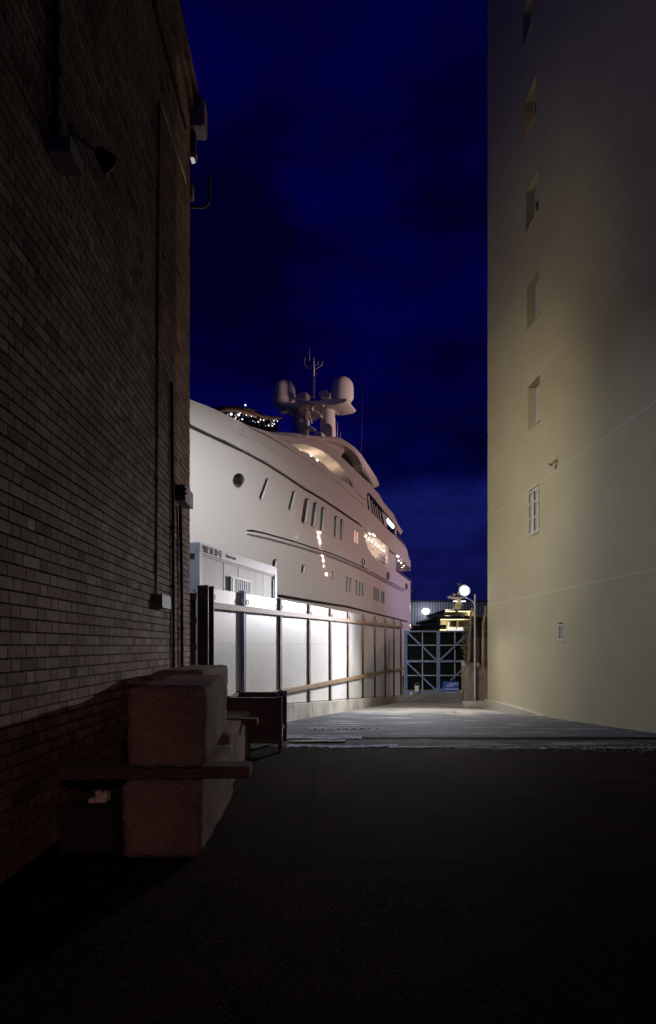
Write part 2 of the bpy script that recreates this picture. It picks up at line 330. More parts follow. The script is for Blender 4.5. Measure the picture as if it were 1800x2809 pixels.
    m2 = n.new('ShaderNodeMix'); m2.data_type = 'RGBA'; l.new(joint.outputs[0], m2.inputs['Factor']); m2.inputs['A'].default_value = (.022, .014, .011, 1); l.new(sc3.outputs[0], m2.inputs['B']); l.new(m2.outputs['Result'], b.inputs['Base Color'])
    h = mth('MULTIPLY_ADD', n3.outputs['Fac'], .35, joint.outputs[0])
    bp = n.new('ShaderNodeBump'); bp.inputs['Strength'].default_value = .8; bp.inputs['Distance'].default_value = .012; l.new(h, bp.inputs['Height']); l.new(bp.outputs[0], b.inputs['Normal'])
    return m
M['brick'] = brick_mat()
M['mortar'] = mat('dark_mortar', (.02, .014, .011), .95, .3, 10)

# ================================================================== GROUND
def zg(Y): return 0.0 if Y < 9 else (-.066 * (Y - 9) if Y < 27 else -1.19)
def sheet(name, xs, ys, m, dz=0, kind='structure', zf=None):
    b = MB(); vs = []; fs = []
    for y in ys:
        for x in xs: vs.append((x, y, (zf or zg)(y) + dz))
    nx = len(xs)
    for j in range(len(ys) - 1):
        for i in range(nx - 1): fs.append((j * nx + i, j * nx + i + 1, (j + 1) * nx + i + 1, (j + 1) * nx + i))
    b.add(vs, fs); o = b.build(name, m, kind=kind); return o
sheet('asphalt_ground', [-160, -60, -20, -8, 0, 8, 20, 60, 160], [-60, -20, 0, 4, 8, 9, 12, 16, 20, 24, 27, 40, 90, 200, 600], M['asphalt'])
# concrete road with a ragged near edge
b = MB(); xs = [-2.4 + i * .09 for i in range(100)]; vs = []; fs = []; rows = [0, .12, .5, 1.5, 3, 6, 9, 12, 14.6]
random.seed(3); ph = [random.uniform(0, 6) for _ in range(6)]
def edge(x): return 8.02 + .10 * math.sin(x * 1.1 + ph[0]) + .05 * math.sin(x * 3.3 + ph[1]) + .03 * math.sin(x * 9 + ph[2]) + random.uniform(-.03, .03)
eds = [edge(x) for x in xs]
for r_ in rows:
    for x, e in zip(xs, eds):
        y = e + r_ if r_ < .4 else 8.1 + r_ + (.5 if r_ < 1 else 1.2)
        vs.append((x, y, zg(y) + .004))
nx = len(xs)
for j in range(len(rows) - 1):
    for i in range(nx - 1): fs.append((j * nx + i, j * nx + i + 1, (j + 1) * nx + i + 1, (j + 1) * nx + i))
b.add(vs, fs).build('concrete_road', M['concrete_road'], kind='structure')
sheet('yard_ground', [-30, -10, 0, 5, 10, 40], [24.2, 25, 27, 40, 85], M['yard'], .006)
# crumbling pale patches along the broken edge
def blob(name, poly, m, dz=.012):
    b = MB(); P = [Vector((x, y, zg(y) + dz)) for x, y in poly]; b.prism(P, (0, 0, -.016)); return b.build(name, m, kind='structure')
def raggy(x0, x1, y0, y1, n=26):
    pts = []
    for i in range(n): t = i / (n - 1); pts.append((lerp(x0, x1, t), y0 + random.uniform(0, .09) + .05 * math.sin(t * 9)))
    for i in range(n): t = 1 - i / (n - 1); pts.append((lerp(x0, x1, t), y1 + random.uniform(-.09, 0) + .05 * math.sin(t * 7 + 1)))
    return pts
blob('broken_pavement', raggy(-.62, 1.05, 8.0, 8.28), M['patch'])
blob('broken_pavement', raggy(.9, 6.0, 7.95, 8.12, 60), M['patch'], .010)
blob('broken_pavement', raggy(-.7, .55, 8.72, 9.05), M['patch'], .010)
# loose stones along the broken edge
b = MB(); random.seed(21)
for _ in range(420):
    x = random.uniform(-.9, 6.2); y = 7.98 + random.gauss(0, .16); r = random.uniform(.006, .02) * (1.6 if random.random() < .08 else 1)
    c = Vector((x, y, zg(y) + r * .4)); ax = Vector((random.uniform(-1, 1), random.uniform(-1, 1), random.uniform(-.3, .3))).normalized(); bx = ax.orthogonal().normalized(); cx = ax.cross(bx)
    b.add([c + ax * r, c - ax * r * .9, c + bx * r * .8, c - bx * r * .7, c + cx * r * .7, c - cx * r * .6], [(0, 2, 4), (2, 1, 4), (1, 3, 4), (3, 0, 4), (2, 0, 5), (1, 2, 5), (3, 1, 5), (0, 3, 5)])
g_ = b.build('gravel', M['concrete'], kind='stuff'); tag(g_, 'loose gravel scattered along the broken edge of the concrete', 'gravel')
# sheet-metal cover lying on the road
b = MB(); b.obox((-.15, 8.52, .02), (.42, .02, 0), (-.01, .085, 0), (0, 0, .006))
tag(b.build('metal_cover', M['steel_brown'], bevel=.004), 'flat rusty metal cover plate lying on the pale road beside the crate', 'cover plate')
b = MB(); b.obox((.35, 10.6, zg(10.6) + .006), (.75, 0, 0), (0, .16, -.0105), (0, 0, .004))
for i in range(9): b.obox((-.25 + i * .15, 10.6, zg(10.6) + .014), (.02, 0, 0), (0, .15, -.0099), (0, 0, .006))
tag(b.build('drain_grate', M['dark_body']), 'long dark slotted drain grate set in the concrete road', 'drain')

# ================================================================== BRICK BUILDING (left)
WA, WS, WY = 1.973, .0233, 8.6
def lx(Y, d=0): return -WA - WS * Y + d
def lwall(px, py, d=0): return on_plane(px, py, (lx(0, d), 0, 0), (1, WS, 0))
bb = thing('brick_building', 'tall windowless brown brick building along the left side of the alley', 'building', (-6, 2, 0))
def L_(v): return Vector(v) - Vector((-6, 2, 0))
ZT = 10.0
b = MB(); Y0 = -7
core = [(lx(Y0, -.02), Y0, 0), (lx(WY, -.02), WY - .02, 0), (-9.5, WY - .02, 0), (-9.5, Y0, 0)]
b.prism([L_((x, y, -.5)) for x, y, z in core], (0, 0, ZT + .5)); b.build('mortar_core', M['mortar'], bb)
b = MB(); k = 0; CH = .0885
while k * CH < ZT:
    z0 = k * CH + .0075; z1 = (k + 1) * CH - .0065; j = random.uniform(-.003, .003)
    p = [(lx(Y0, j), Y0), (lx(WY, j), WY + j), (-9.5, WY + j), (-9.5, Y0)]
    b.prism([L_((x, y, z0)) for x, y in p], (0, 0, z1 - z0)); k += 1
wl = b.build('brick_wall', M['brick'], bb)
b = MB()
for z0, z1, d in ((ZT, ZT + .22, .05), (ZT + .22, ZT + .36, .11), (ZT + .36, ZT + .55, .07)):
    b.prism([L_((x, y, z0)) for x, y in ((lx(Y0, d), Y0), (lx(WY, d), WY + d), (-9.5, WY + d), (-9.5, Y0))], (0, 0, z1 - z0))
b.build('parapet', M['brick'], bb)

def wall_pipe(name, pxs, r, m, label, cat='pipe', clips=0, d=None, group=None):
    P = [lwall(x, y, r * 1.3 if d is None else d) for x, y in pxs]
    t = thing(name, label, cat, P[-1], 0, group); q = [p - P[-1] for p in P]
    b = MB().tube(q, r, 10); b.build('pipe_run', m, t, smooth=True)
    for i in range(clips):
        f = (i + .5) / clips; seg = int(f * (len(q) - 1)); g = f * (len(q) - 1) - seg
        c = q[seg].lerp(q[min(seg + 1, len(q) - 1)], g); dr = (q[min(seg + 1, len(q) - 1)] - q[seg]).normalized()
        MB().tube([c - dr * .02, c + dr * .02], r * 1.5, 10).build('clip', m, t, smooth=True)
    return t
wall_pipe('brown_pipe', dense([(437, 283), (432, 1000), (429, 1632)], 200), .014, M['pipe_brown'], 'thin brown vertical pipe running down brick wall to grey box', clips=6)
wall_pipe('pale_conduit', dense([(441, 283), (512, 504)], 100), .010, M['pipe_pale'], 'thin pale sloping conduit line near top corner of brick wall', 'conduit', clips=2)
wall_pipe('black_cable', dense([(413, -30), (512, 352)], 60), .02, M['pipe_black'], 'thick black cable running along brick wall below the roof edge', 'cable', clips=5)
wall_pipe('black_riser', dense([(471, 1050), (475, 1420), (477, 1850)], 200), .022, M['pipe_black'], 'tall black vertical pipe on brick wall starting highest beside the corner box', clips=4)
wall_pipe('twin_cable', dense([(487, 1388), (489, 1600), (490, 1850)], 200), .008, M['pipe_brown'], 'thin brown cable dropping between the two black pipes by the corner', 'cable', clips=2)
wall_pipe('black_downpipe', dense([(495, 1388), (499, 1600), (500, 1850)], 200), .026, M['pipe_black'], 'black pipe dropping from the box nearest the brick corner', clips=2)
wall_pipe('grey_conduit', dense([(152, -30), (152, 408)], 200), .03, M['pipe_black'], 'broad dark conduit rising from the pink box to roof', 'conduit', clips=3)

def wall_box(name, px0, py0, px1, py1, dep, m, label, lid=True):
    pm, qm = lwall(px0, (py0 + py1) / 2), lwall(px1, (py0 + py1) / 2)
    yc = (pm.y + qm.y) / 2; zc = (lwall((px0 + px1) / 2, py0).z + lwall((px0 + px1) / 2, py1).z) / 2
    hy = abs(qm.y - pm.y) / 2; hz = abs(lwall((px0 + px1) / 2, py0).z - lwall((px0 + px1) / 2, py1).z) / 2
    c = Vector((lx(yc, dep / 2), yc, zc)); t = thing(name, label, 'box', c - Vector((0, 0, hz)), -math.atan(-WS))
    MB().box((-dep / 2, -hy, 0), (dep / 2 - .012, hy, 2 * hz)).build('housing', m, t, bevel=.008)
    MB().box((dep / 2 - .012, -hy - .006, -.006), (dep / 2 + .006, hy + .006, 2 * hz + .006)).build('lid', m, t, bevel=.004)
    return t, hy, hz
wall_box('junction_box', 422, 1634, 446, 1668, .10, M['grey_box'], 'small grey junction box at foot of the thin brown pipe')
t, hy, hz = wall_box('meter_box', 482, 1342, 505, 1384, .13, M['grey_box'], 'grey meter box on brick wall nearest the building corner')
for zz in (.35, .62): MB().box((.05, -hy - .012, 2 * hz * zz), (.09, -hy - .002, 2 * hz * zz + .03)).build('knockout', M['hatchdark'], t)
# bracketed floodlight with its pink ballast box
P = lwall(152, 445, 0); t, hy, hz = wall_box('ballast_box', 128, 405, 166, 448, .17, M['grey_box'], 'pinkish ballast box high on brick wall below the broad conduit')
P = lwall(232, 430, 0)
t = thing('wall_lamp', 'unlit dark bracket lamp with hood high on brick wall', 'lamp', P)
MB().tube([(0, -.45, -.05), (.12, -.25, .0), (.25, 0, .05)], .025, 8).build('arm', M['dark_body'], t, smooth=True)
MB().lathe((.28, .05, .05), [(.05, -.12), (.09, -.08), (.15, .08), (.17, .14), (.15, .16)], 18, (.45, .8, -.25)).build('hood', M['dark_body'], t, smooth=True)
MB().box((0, -.52, -.14), (.05, -.38, .05)).build('wall_plate', M['dark_body'], t, bevel=.006); t.scale = (.52, .52, .52)

# fittings on the end wall, round the corner
def endp(px, py, Y): return at(px, py, Y)
p0, p1 = endp(508, 262, 8.72), endp(560, 343, 8.72)
t = thing('air_conditioner', 'pale box-shaped air conditioner unit projecting past top of brick corner', 'air conditioner', ((p0.x + p1.x) / 2, 8.72, p1.z))
hw = (p1.x - p0.x) / 2; h = p0.z - p1.z
MB().box((-hw, 0, 0), (hw - .02, .27, h)).build('casing', mat('air_con_casing', (.3, .27, .28), .6, .1, 4), t, bevel=.012)
MB().box((hw - .019, .02, .03), (hw, .25, h - .03)).build('grille', M['grey_box'], t, bevel=.004)
MB().box((-hw, .1, -.05), (-hw + .05, .24, -.001)).build('bracket', M['dark_body'], t)
t = thing('wall_floodlight', 'cool white floodlight under the air conditioner at brick corner, its lit tip showing', 'floodlight', endp(529, 400, 8.85))
MB().obox((0, 0, .05), (.055, 0, 0), (0, .06, 0), (0, 0, .16)).build('housing', M['dark_body'], t, bevel=.02)
MB().obox((.01, .02, -.16), (.045, 0, -.01), (0, .06, 0), (.01, 0, .05)).build('reflector', M['grey_box'], t, bevel=.01)
MB().obox((.0, .02, -.215), (.03, 0, .008), (0, .05, 0), (0, 0, .008)).build('lamp_glass', mat('dim_white_lamp', (1, 1, 1), .4, emis=(.8, .9, 1), estr=.4), t)
t = thing('wall_lantern', 'small yellow glinting lantern just under the brick roof edge at corner', 'lantern', endp(532, 232, 8.85))
MB().obox((0, 0, .03), (.04, 0, .01), (0, .05, 0), (0, 0, .035)).build('housing', M['dark_body'], t, bevel=.01)
MB().obox((-.004, 0, -.018), (.018, 0, .008), (0, .03, 0), (0, 0, .009)).build('lamp_glass', mat('dim_yellow_lamp', (1, .9, .4), .4, emis=(.8, .75, .2), estr=.5), t)
t = thing('gooseneck_bracket', 'dark gooseneck bracket with bulb head curving up from brick corner against sky', 'lamp', endp(520, 568, 8.8))
G = [Vector((v.x, 0, v.y)) for v in catmull([((x - 520) / FPX * 8.8, (568 - y) / FPX * 8.8, 0) for x, y in ((512, 568), (540, 568), (562, 566), (573, 550), (575, 528), (574, 503))], 5)]
MB().tube(G, [.022] * (len(G) - 6) + [.028] * 6, 10).build('neck', M['steel_dark'], t, smooth=True)
MB().lathe((G[-1].x, 0, G[-1].z - .02), [(.02, 0), (.038, .02), (.042, .07), (.036, .12), (.015, .14)], 14).build('head', M['dark_body'], t, smooth=True)
p = endp(524, 525, 8.72); t = thing('corner_socket', 'small dark round-cornered socket box on the brick corner below floodlight', 'box', p)
MB().box((-.05, -.05, -.11), (.035, .09, .11)).build('housing', M['grey_box'], t, bevel=.03, seg=3)
MB().box((-.03, -.058, -.06), (.01, -.05, .02)).build('cover', M['dark_body'], t)

# ================================================================== APARTMENT BUILDING (right)
RC, RS, RY, RZ = 6.164, .0413, 18.5, 27.0
def rx(Y, d=0): return RC - RS * Y + d
def rwall(px, py, d=0): return on_plane(px, py, (rx(0, d), 0, 0), (1, RS, 0))
ab = thing('apartment_building', 'tall cream stuccoed building with one column of small windows on the right', 'building', (9, 8, -1))
def R_(v): return Vector(v) - Vector((9, 8, -1))
def win_rect(xl, xr, ytl, ybl):
    a, c = rwall(xl, ytl), rwall(xl, ybl); d = rwall(xr, ytl); return (d.y, a.y, c.z, a.z)     # Y near, Y far, z low, z high
wins = [win_rect(1434, 1466, 39, 135), win_rect(1440, 1471, 281, 386), win_rect(1443, 1477, 528, 641), win_rect(1446, 1480, 788, 908), win_rect(1448, 1481, 1064, 1185),
        win_rect(1450, 1480, 1348, 1472), win_rect(1533, 1547, 1708, 1760)]
wins.append((13.1 + 1.1, 14.0 + 1.1, 22.2, 23.4))
holes = wins
ysp = sorted(set([-7, RY] + [h[0] for h in holes] + [h[1] for h in holes])); zsp = sorted(set([-1.6, RZ] + [h[2] for h in holes] + [h[3] for h in holes]))
b = MB()
for y0, y1 in zip(ysp, ysp[1:]):
    for z0, z1 in zip(zsp, zsp[1:]):
        yc, zc = (y0 + y1) / 2, (z0 + z1) / 2
        if any(h[0] < yc < h[1] and h[2] < zc < h[3] for h in holes): continue
        b.add([R_((rx(y0), y0, z0)), R_((rx(y1), y1, z0)), R_((rx(y1), y1, z1)), R_((rx(y0), y0, z1))], [(0, 1, 2, 3)])
xe = 18
b.add([R_((rx(RY), RY, -1.6)), R_((xe, RY, -1.6)), R_((xe, RY, RZ)), R_((rx(RY), RY, RZ))], [(0, 1, 2, 3)])
b.add([R_((rx(-7), -7, -1.6)), R_((xe, -7, -1.6)), R_((xe, -7, RZ)), R_((rx(-7), -7, RZ))], [(0, 1, 2, 3)])
b.add([R_((rx(RY), RY, RZ)), R_((rx(-7), -7, RZ)), R_((xe, -7, RZ)), R_((xe, RY, RZ))], [(0, 1, 2, 3)])
b.add([R_((xe, -7, -1.6)), R_((xe, RY, -1.6)), R_((xe, RY, RZ)), R_((xe, -7, RZ))], [(0, 1, 2, 3)])
for i, (y0, y1, z0, z1) in enumerate(holes):
    D = .26 if i != 6 and i != 5 else .12
    A = [(rx(y0), y0, z0), (rx(y1), y1, z0), (rx(y1), y1, z1), (rx(y0), y0, z1)]; B = [(x + D, y, z) for x, y, z in A]
    b.add([R_(p) for p in A + B], [(0, 1, 5, 4), (1, 2, 6, 5), (2, 3, 7, 6), (3, 0, 4, 7)])
b.build('stucco_wall', M['stucco'], ab)
for z in (2.86, 5.80, 8.68, 11.56, 14.44, 17.32, 20.2):          # pale floor joints
    b = MB()
    # break the strip where a window crosses it
    cuts = [(-7, RY)]
    for h in holes:
        if h[2] - .02 < z < h[3] + .02: cuts = [c for (a, d) in cuts for c in ((a, h[0]), (h[1], d)) if c[1] > c[0]]
    for a, d in cuts: b.prism([R_((rx(a, 0), a, z - .016)), R_((rx(d, 0), d, z - .016)), R_((rx(d, 0), d, z + .016)), R_((rx(a, 0), a, z + .016))], (-.004, 0, 0))
    b.build('floor_joint', M['stucco_line'], ab)
for i, (y0, y1, z0, z1) in enumerate(holes):
    D = .255 if i != 6 and i != 5 else .115
    f = MB(); fw = .045
    for a0, a1, c0, c1 in ((y0, y0 + fw, z0, z1), (y1 - fw, y1, z0, z1), (y0 + fw, y1 - fw, z0, z0 + fw), (y0 + fw, y1 - fw, z1 - fw, z1), ((y0 + y1) / 2 - .02, (y0 + y1) / 2 + .02, z0 + fw, z1 - fw)):
        f.box(R_((rx(y0, D - .05), a0, c0)), R_((rx(y0, D), a1, c1)))
    fr = f.build('window', M['white_paint'], ab)
    lit = (i == 1)
    if i in (2, 3, 4):                       # lowered roller shutter
        zs = z0 + (z1 - z0) * {2: .62, 3: .30, 4: .06}[i]; s = MB(); n = int((z1 - zs) / .05)
        for k in range(n): s.box(R_((rx(y0, D - .075), y0 + .03, zs + k * .05)), R_((rx(y0, D - .06), y1 - .03, zs + k * .05 + .046)))
        s.build('shutter', M['shutter'], fr)
    MB().box(R_((rx(y0, D - .02), y0 + fw, z0 + fw)), R_((rx(y0, D + .01), y1 - fw, z1 - fw))).build('pane', M['glass_dark'], fr)
    if lit: lamp('window_glow', 'POINT', (rx((y0 + y1) / 2, D - .10), y0 + .3, z0 + .22), .28, (1, .5, .16), None, .04)
    if lit: MB().box(R_((rx(y0, D - .04), y0 + .06, z0 + .06)), R_((rx(y0, D - .025), y0 + .34, z0 + .42))).build('lit_pane', mat('dim_lit_pane', (1, .7, .5), .4, emis=(1, .62, .38), estr=.45), fr)
    MB().box(R_((rx(y0, -.035), y0 - .03, z0 - .03)), R_((rx(y0, D - .05), y1 + .03, z0 + .004))).build('sill', M['reveal'], fr, bevel=.004)
    if i in (5, 6):                          # white bars over the opening
        g = MB(); nb = 5 if i == 5 else 3
        for k in range(nb): yy = lerp(y0 + .02, y1 - .02, k / (nb - 1)); g.box(R_((rx(y0, -.03), yy - .007, z0 + .02)), R_((rx(y0, -.016), yy + .007, z1 - .05)))
        for zz in ((z0 + .03, z0 + .06), (z1 - .08, z1 - .05)): g.box(R_((rx(y0, -.034), y0 - .02, zz[0])), R_((rx(y0, -.008), y1 + .02, zz[1])))
        if i == 5:
            for q in (.35, .68): zz = lerp(z0, z1, q); g.box(R_((rx(y0, -.032), y0, zz)), R_((rx(y0, -.01), y1, zz + .02)))
        g.build('bar_grille', M['white_paint'], fr)
# low plinth at foot of wall
b = MB(); P = []
for Y in (18.5, 17.4, 16.2, 15.0, 14.0): P.append((Y, {18.5: -.29, 17.4: -.29, 16.2: -.27, 15.0: -.27, 14.0: -.30}[Y]))
for (ya, za), (yb, zb) in zip(P, P[1:]):
    d = -.10
    b.add([R_(v) for v in ((rx(ya, 0), ya, -1.6), (rx(ya, d), ya, -1.6), (rx(ya, d), ya, za), (rx(ya, 0), ya, za), (rx(yb, 0), yb, -1.6), (rx(yb, d), yb, -1.6), (rx(yb, d), yb, zb), (rx(yb, 0), yb, zb))],
          [(1, 5, 6, 2), (2, 6, 7, 3), (0, 1, 2, 3), (4, 7, 6, 5)])
b.build('plinth', M['concrete'], ab)
# vent spout
p = rwall(1530, 1262, 0); t = thing('vent_spout', 'small hooded vent spout sticking out of cream wall above barred window', 'vent', p)
MB().tube([(.02, 0, .02), (-.10, 0, -.02), (-.17, .02, -.10)], [.05, .05, .06], 12).build('spout', M['reveal'], t, smooth=True)
MB().lathe((-.171, .02, -.101), [(.052, 0), (.05, .004)], 12, (-.6, .15, -.78)).build('mouth', M['hatchdark'], t)
MB().box((-.012, -.05, -.13), (.0, .05, .08)).build('flange', M['reveal'], t, bevel=.003)
# drain pipe on the far corner
t = thing('drain_pipe', 'bent grey drain pipe on far lower corner of cream building', 'pipe', (5.33, 18.62, -.6))
MB().tube([(.04, 0, 3.45), (.04, 0, 3.2), (-.03, 0, 2.9), (-.05, 0, 2.4), (-.05, 0, 1.4), (.0, .0, 1.25)], .045, 10).build('pipe_run', M['pier'], t, smooth=True)
for z in (1.6, 2.6): MB().box((-.10, -.06, z), (.04, .06, z + .04)).build('clip', M['steel_brown'], t)

# ================================================================== FENCE
FU = Vector((.3162, .9487, 0)); FN = Vector((-.9487, .3162, 0)); F0 = Vector((-2.085, 9.2, 0))
def fpx(px, py, d=0): return on_plane(px, py, F0 + FN * d, FN)
def ft(px): return (fpx(px, 1700) - F0).dot(FU)
fe = thing('yard_fence', 'long fence of white panels between brown steel posts and rails before the yacht', 'fence', F0, math.atan2(FU.y, FU.x))
t0, t1 = ft(575), ft(1104)
ztop = [(ft(x), fpx(x, y).z) for x, y in ((575, 1612), (672, 1627), (772, 1645), (851, 1659), (957, 1679), (1031, 1691), (1104, 1703))]
zbot = [(ft(x), fpx(x, y).z) for x, y in ((575, 1950), (772, 1930), (909, 1920), (1031, 1911), (1104, 1906))]
rt = [(ft(x), fpx(x, y).z) for x, y in ((575, 1661), (690, 1671), (900, 1693), (1102, 1719))]
rb = [(ft(x), fpx(x, y).z) for x, y in ((575, 1935), (648, 1920), (900, 1874), (1102, 1834))]
posts = [672, 772, 851, 909, 957, 998, 1031, 1059, 1083, 1102]
T = [t0 + .02] + [ft(x) for x in posts]
for a, c in zip(T, T[1:]):                   # white panels, each in two sheets
    za0, za1, zb0, zb1 = interp(ztop, a), interp(ztop, c), interp(zbot, a), interp(zbot, c)
    b = MB(); zm = 1.5 + .045
    for lo, hi in (((zb0, zb1), (zm, zm)), ((zm + .005, zm + .005), (za0, za1))):
        b.prism([(a + .02, .05, lo[0]), (c - .02, .05, lo[1]), (c - .02, .05, hi[1]), (a + .02, .05, hi[0])], (0, .03, 0))
    b.build('fence_panel', M['panel'], fe)
pg = MB(); pg.box((t0 - .04, -.10, -.2), (t0 - .015, .10, interp(ztop, t0) + .02)); pg.box((t0 - .22, -.10, -.2), (t0 - .195, .10, interp(ztop, t0) + .02)); pg.box((t0 - .195, -.012, -.2), (t0 - .04, .012, interp(ztop, t0) + .0))
pg.build('end_post', M['steel_dark'], fe, bevel=.004)
MB().box((t0 - .42, .12, -.2), (t0 - .24, .18, interp(ztop, t0) - .12)).build('end_stay', M['steel_brown'], fe)
for i, x in enumerate(posts):
    t = ft(x); z1 = interp(ztop, t) + (.03 if i < 2 else .01); z0 = interp(zbot, t) - .02; q = MB()
    q.box((t - .05, .0, z0), (t + .05, .012, z1)); q.box((t - .006, .012, z0), (t + .006, .10, z1)); q.box((t - .05, .10, z0), (t + .05, .112, z1))
    q.obox((t, .02, z0 + .006), (.09, 0, 0), (0, .05, 0), (0, 0, .006))
    p = q.build('post', M['steel_brown'], fe)
    if i == 0: MB().box((t - .075, -.02, z0), (t - .052, .10, z1 + .01)).build('twin_flange', M['galv_blue'], p)
    zr = z1 - .20
    for sgn in ((1,) if i else (-1, 1)):
        ring = [(t + sgn * .10 + .045 * math.cos(a), -.004, zr + .045 * math.sin(a)) for a in [k * math.pi / 8 for k in range(17)]]
        MB().tube(ring, .008, 6).build('eyelet', M['steel_dark'], p, smooth=True)
ring = [(t0 + .035 + .045 * math.cos(a), -.06, interp(ztop, t0) - .16 + .045 * math.sin(a)) for a in [k * math.pi / 8 for k in range(17)]]
MB().tube(ring, .008, 6).build('eyelet', M['steel_dark'], fe, smooth=True)
for tab, nm in ((rt, 'top_rail'), (rb, 'bottom_rail')):
    q = MB(); a, c = (t0 - .03, t1) if nm == 'top_rail' else (ft(575), t1)
    za, zc = interp(tab, a), interp(tab, c)
    for y0, y1, h0, h1 in ((-.055, -.002, -.055, .055),):
        q.prism([(a, y0, za + h0), (c, y0, zc + h0), (c, y0, zc + h1), (a, y0, za + h1)], (0, y1 - y0, 0))
    q.build(nm, M['steel_rail'], fe, bevel=.006)
q = MB(); k = 14
for i in range(k):
    a, c = lerp(t0 - .3, t1 + .12, i / k), lerp(t0 - .3, t1 + .12, (i + 1) / k) - .006
    za, zc = interp(zbot, a) - .024, interp(zbot, c) - .024
    q.prism([(a, -.10, -1.6), (c, -.10, -1.6), (c, -.10, zc), (a, -.10, za)], (0, .3, 0))
q.build('concrete_footing', M['concrete'], fe, bevel=.01)

# coil of barbed wire at the brick corner
p = at(534, 1700, 8.75); t = thing('wire_coils', 'dark loose wire coils hooked at the brick corner beside white cabin', 'wire', p)
for k, y in enumerate((1632, 1700, 1770)):
    dz = (1700 - y) / FPX * 8.75; b = MB()
    for q in range(2):
        pts = [(.035 * math.sin(a) * (1 + .2 * q) - .01 + random.uniform(-.004, .004), .02 * q, dz + .06 * math.cos(a) - a * .008) for a in [i * .35 for i in range(-2, 14)]]
        b.tube(pts, .004, 5)
    b.tube([(-.04, 0, dz + .08), (.01, 0, dz + .075)], .006, 5)
    b.build('coil', M['pipe_black'], t)

# ================================================================== SITE CABIN
C0 = at(548, 1487, 10.0); C0.z = 0
cab = thing('site_cabin', 'white portable site cabin with barred louvre window, behind the fence', 'cabin', C0, math.atan2(FU.y, FU.x))
def cpx(px, py, d=0):
    p = on_plane(px, py, C0 + FN * d, FN) - C0; return Vector((p.dot(FU), p.dot(FN), p.z))
Lc = cpx(760, 1600).x; Hc = cpx(548, 1487).z; Z0 = -.15
MB().box((.08, .05, Z0 + .1), (Lc - .08, 2.35, Hc - .1)).build('side_panel', M['cabin'], cab)
f = MB()
f.box((0, 0, Z0), (.09, .10, Hc - .19)); f.box((Lc - .12, 0, Z0), (Lc, .10, Hc - .19)); f.box((0, 0, Hc - .19), (Lc, .10, Hc)); f.box((0, 0, Z0 - .1), (Lc, .10, Z0))
f.box((0, 2.3, Z0), (.09, 2.4, Hc)); f.box((Lc - .12, 2.3, Z0), (Lc, 2.4, Hc)); f.box((.0, .1, Hc - .19), (.08, 2.3, Hc - .002)); f.box((Lc - .08, .1, Hc - .19), (Lc, 2.3, Hc - .002))
f.build('frame', M['cabin_frame'], cab, bevel=.008)
MB().box((.09, .022, Hc - .235), (Lc - .12, .05, Hc - .20)).build('gutter', M['cabin'], cab, bevel=.004)
MB().box((.02, .10, Z0), (.075, 2.3, Hc - .19)).build('end_panel', M['cabin_frame'], cab)
MB().box((.02, .02, Hc - .06), (Lc - .02, 2.38, Hc + .012)).build('roof', M['cabin_frame'], cab)
for px in (620, 660, 728): x = cpx(px, 1600).x; MB().box((x - .012, .042, Z0 + .1), (x + .012, .05, Hc - .24)).build('panel_seam', M['cabin_frame'], cab)
xw0, xw1 = cpx(635, 1600).x, cpx(687, 1600).x; zt0 = cpx(650, 1588).z; zl = zt0 - 1.0
MB().box((xw0, .035, zl), (xw1, .049, zt0)).build('louvre_window', M['hatchdark'], cab)
g = MB(); n = 11
for k in range(n): x = lerp(xw0, xw1, k / (n - 1)); wd = .028 if k in (1,) else .012; g.box((x - wd, -.01, zl), (x + wd, .03, zt0))
g.box((xw0 - .02, -.012, zt0), (xw1 + .02, .034, zt0 + .025))
g.build('window_bars', M['white_paint'], cab)
MB().box((Lc - .165, .02, Z0 + .2), (Lc - .135, .05, Hc - .3)).build('corner_groove', M['galv'], cab)
a0 = .10
Mt = Matrix.Translation((a0, -.004, Hc - .165)) @ Matrix.Rotation(math.radians(90), 4, 'X')
text_mesh('phone_number', '902 20 30 47', .185, M['sign_ink'], cab, Mt @ Matrix.Diagonal((.72, 1, 1, 1)))
text_mesh('web_address', 'karea.com', .12, M['sign_ink'], cab, Matrix.Translation((a0 + .88, -.004, Hc - .13)) @ Matrix.Rotation(math.radians(90), 4, 'X') @ Matrix.Diagonal((.8, 1, 1, 1)))

# ================================================================== YACHT
YO = Vector((-2.053, 22, 0)); YU = Vector((.3714, .9285, 0)); YN = Vector((-.9285, .3714, 0)); BEAM = 8.5
ya = thing('motor_yacht', 'huge white motor yacht with radar mast and lit decks, hull towering over fence', 'yacht', YO, math.atan2(YU.y, YU.x))
def ho(s, z):
    k = max(-.4, min(1.1, (z - 3.3) / 6.7)); s0 = 8 - 7 * k; s1 = -6 - 7 * k
    f = max(0., (s0 - s) / (s0 - s1)); o = 4.25 * min(f, 1.) ** 2
    if z < 3.0: o += .05 * (3.0 - z) ** 1.7
    if s > 23.0: o += .22 * min(1.4, s - 23.0) ** 2
    return min(o, 4.25)
def yray(px, py):
    d = rdir(px, py); c = CAM - YO
    return Vector((c.dot(YU), c.dot(YN), c.z)), Vector((d.dot(YU), d.dot(YN), d.z))
def yo(px, py, o):                           # on the plane at inboard offset o
    c, d = yray(px, py); t = (o - c.y) / d.y; return c + d * t
def ys(px, py, s):                           # on the beam-wise plane at station s
    c, d = yray(px, py); t = (s - c.x) / d.x; return c + d * t
def yh(px, py, do=0.):                       # on the hull surface
    o = .3
    for _ in range(60):
        p = yo(px, py, o); o = .5 * o + .5 * (ho(p.x, p.z) + do)
    return yo(px, py, o)
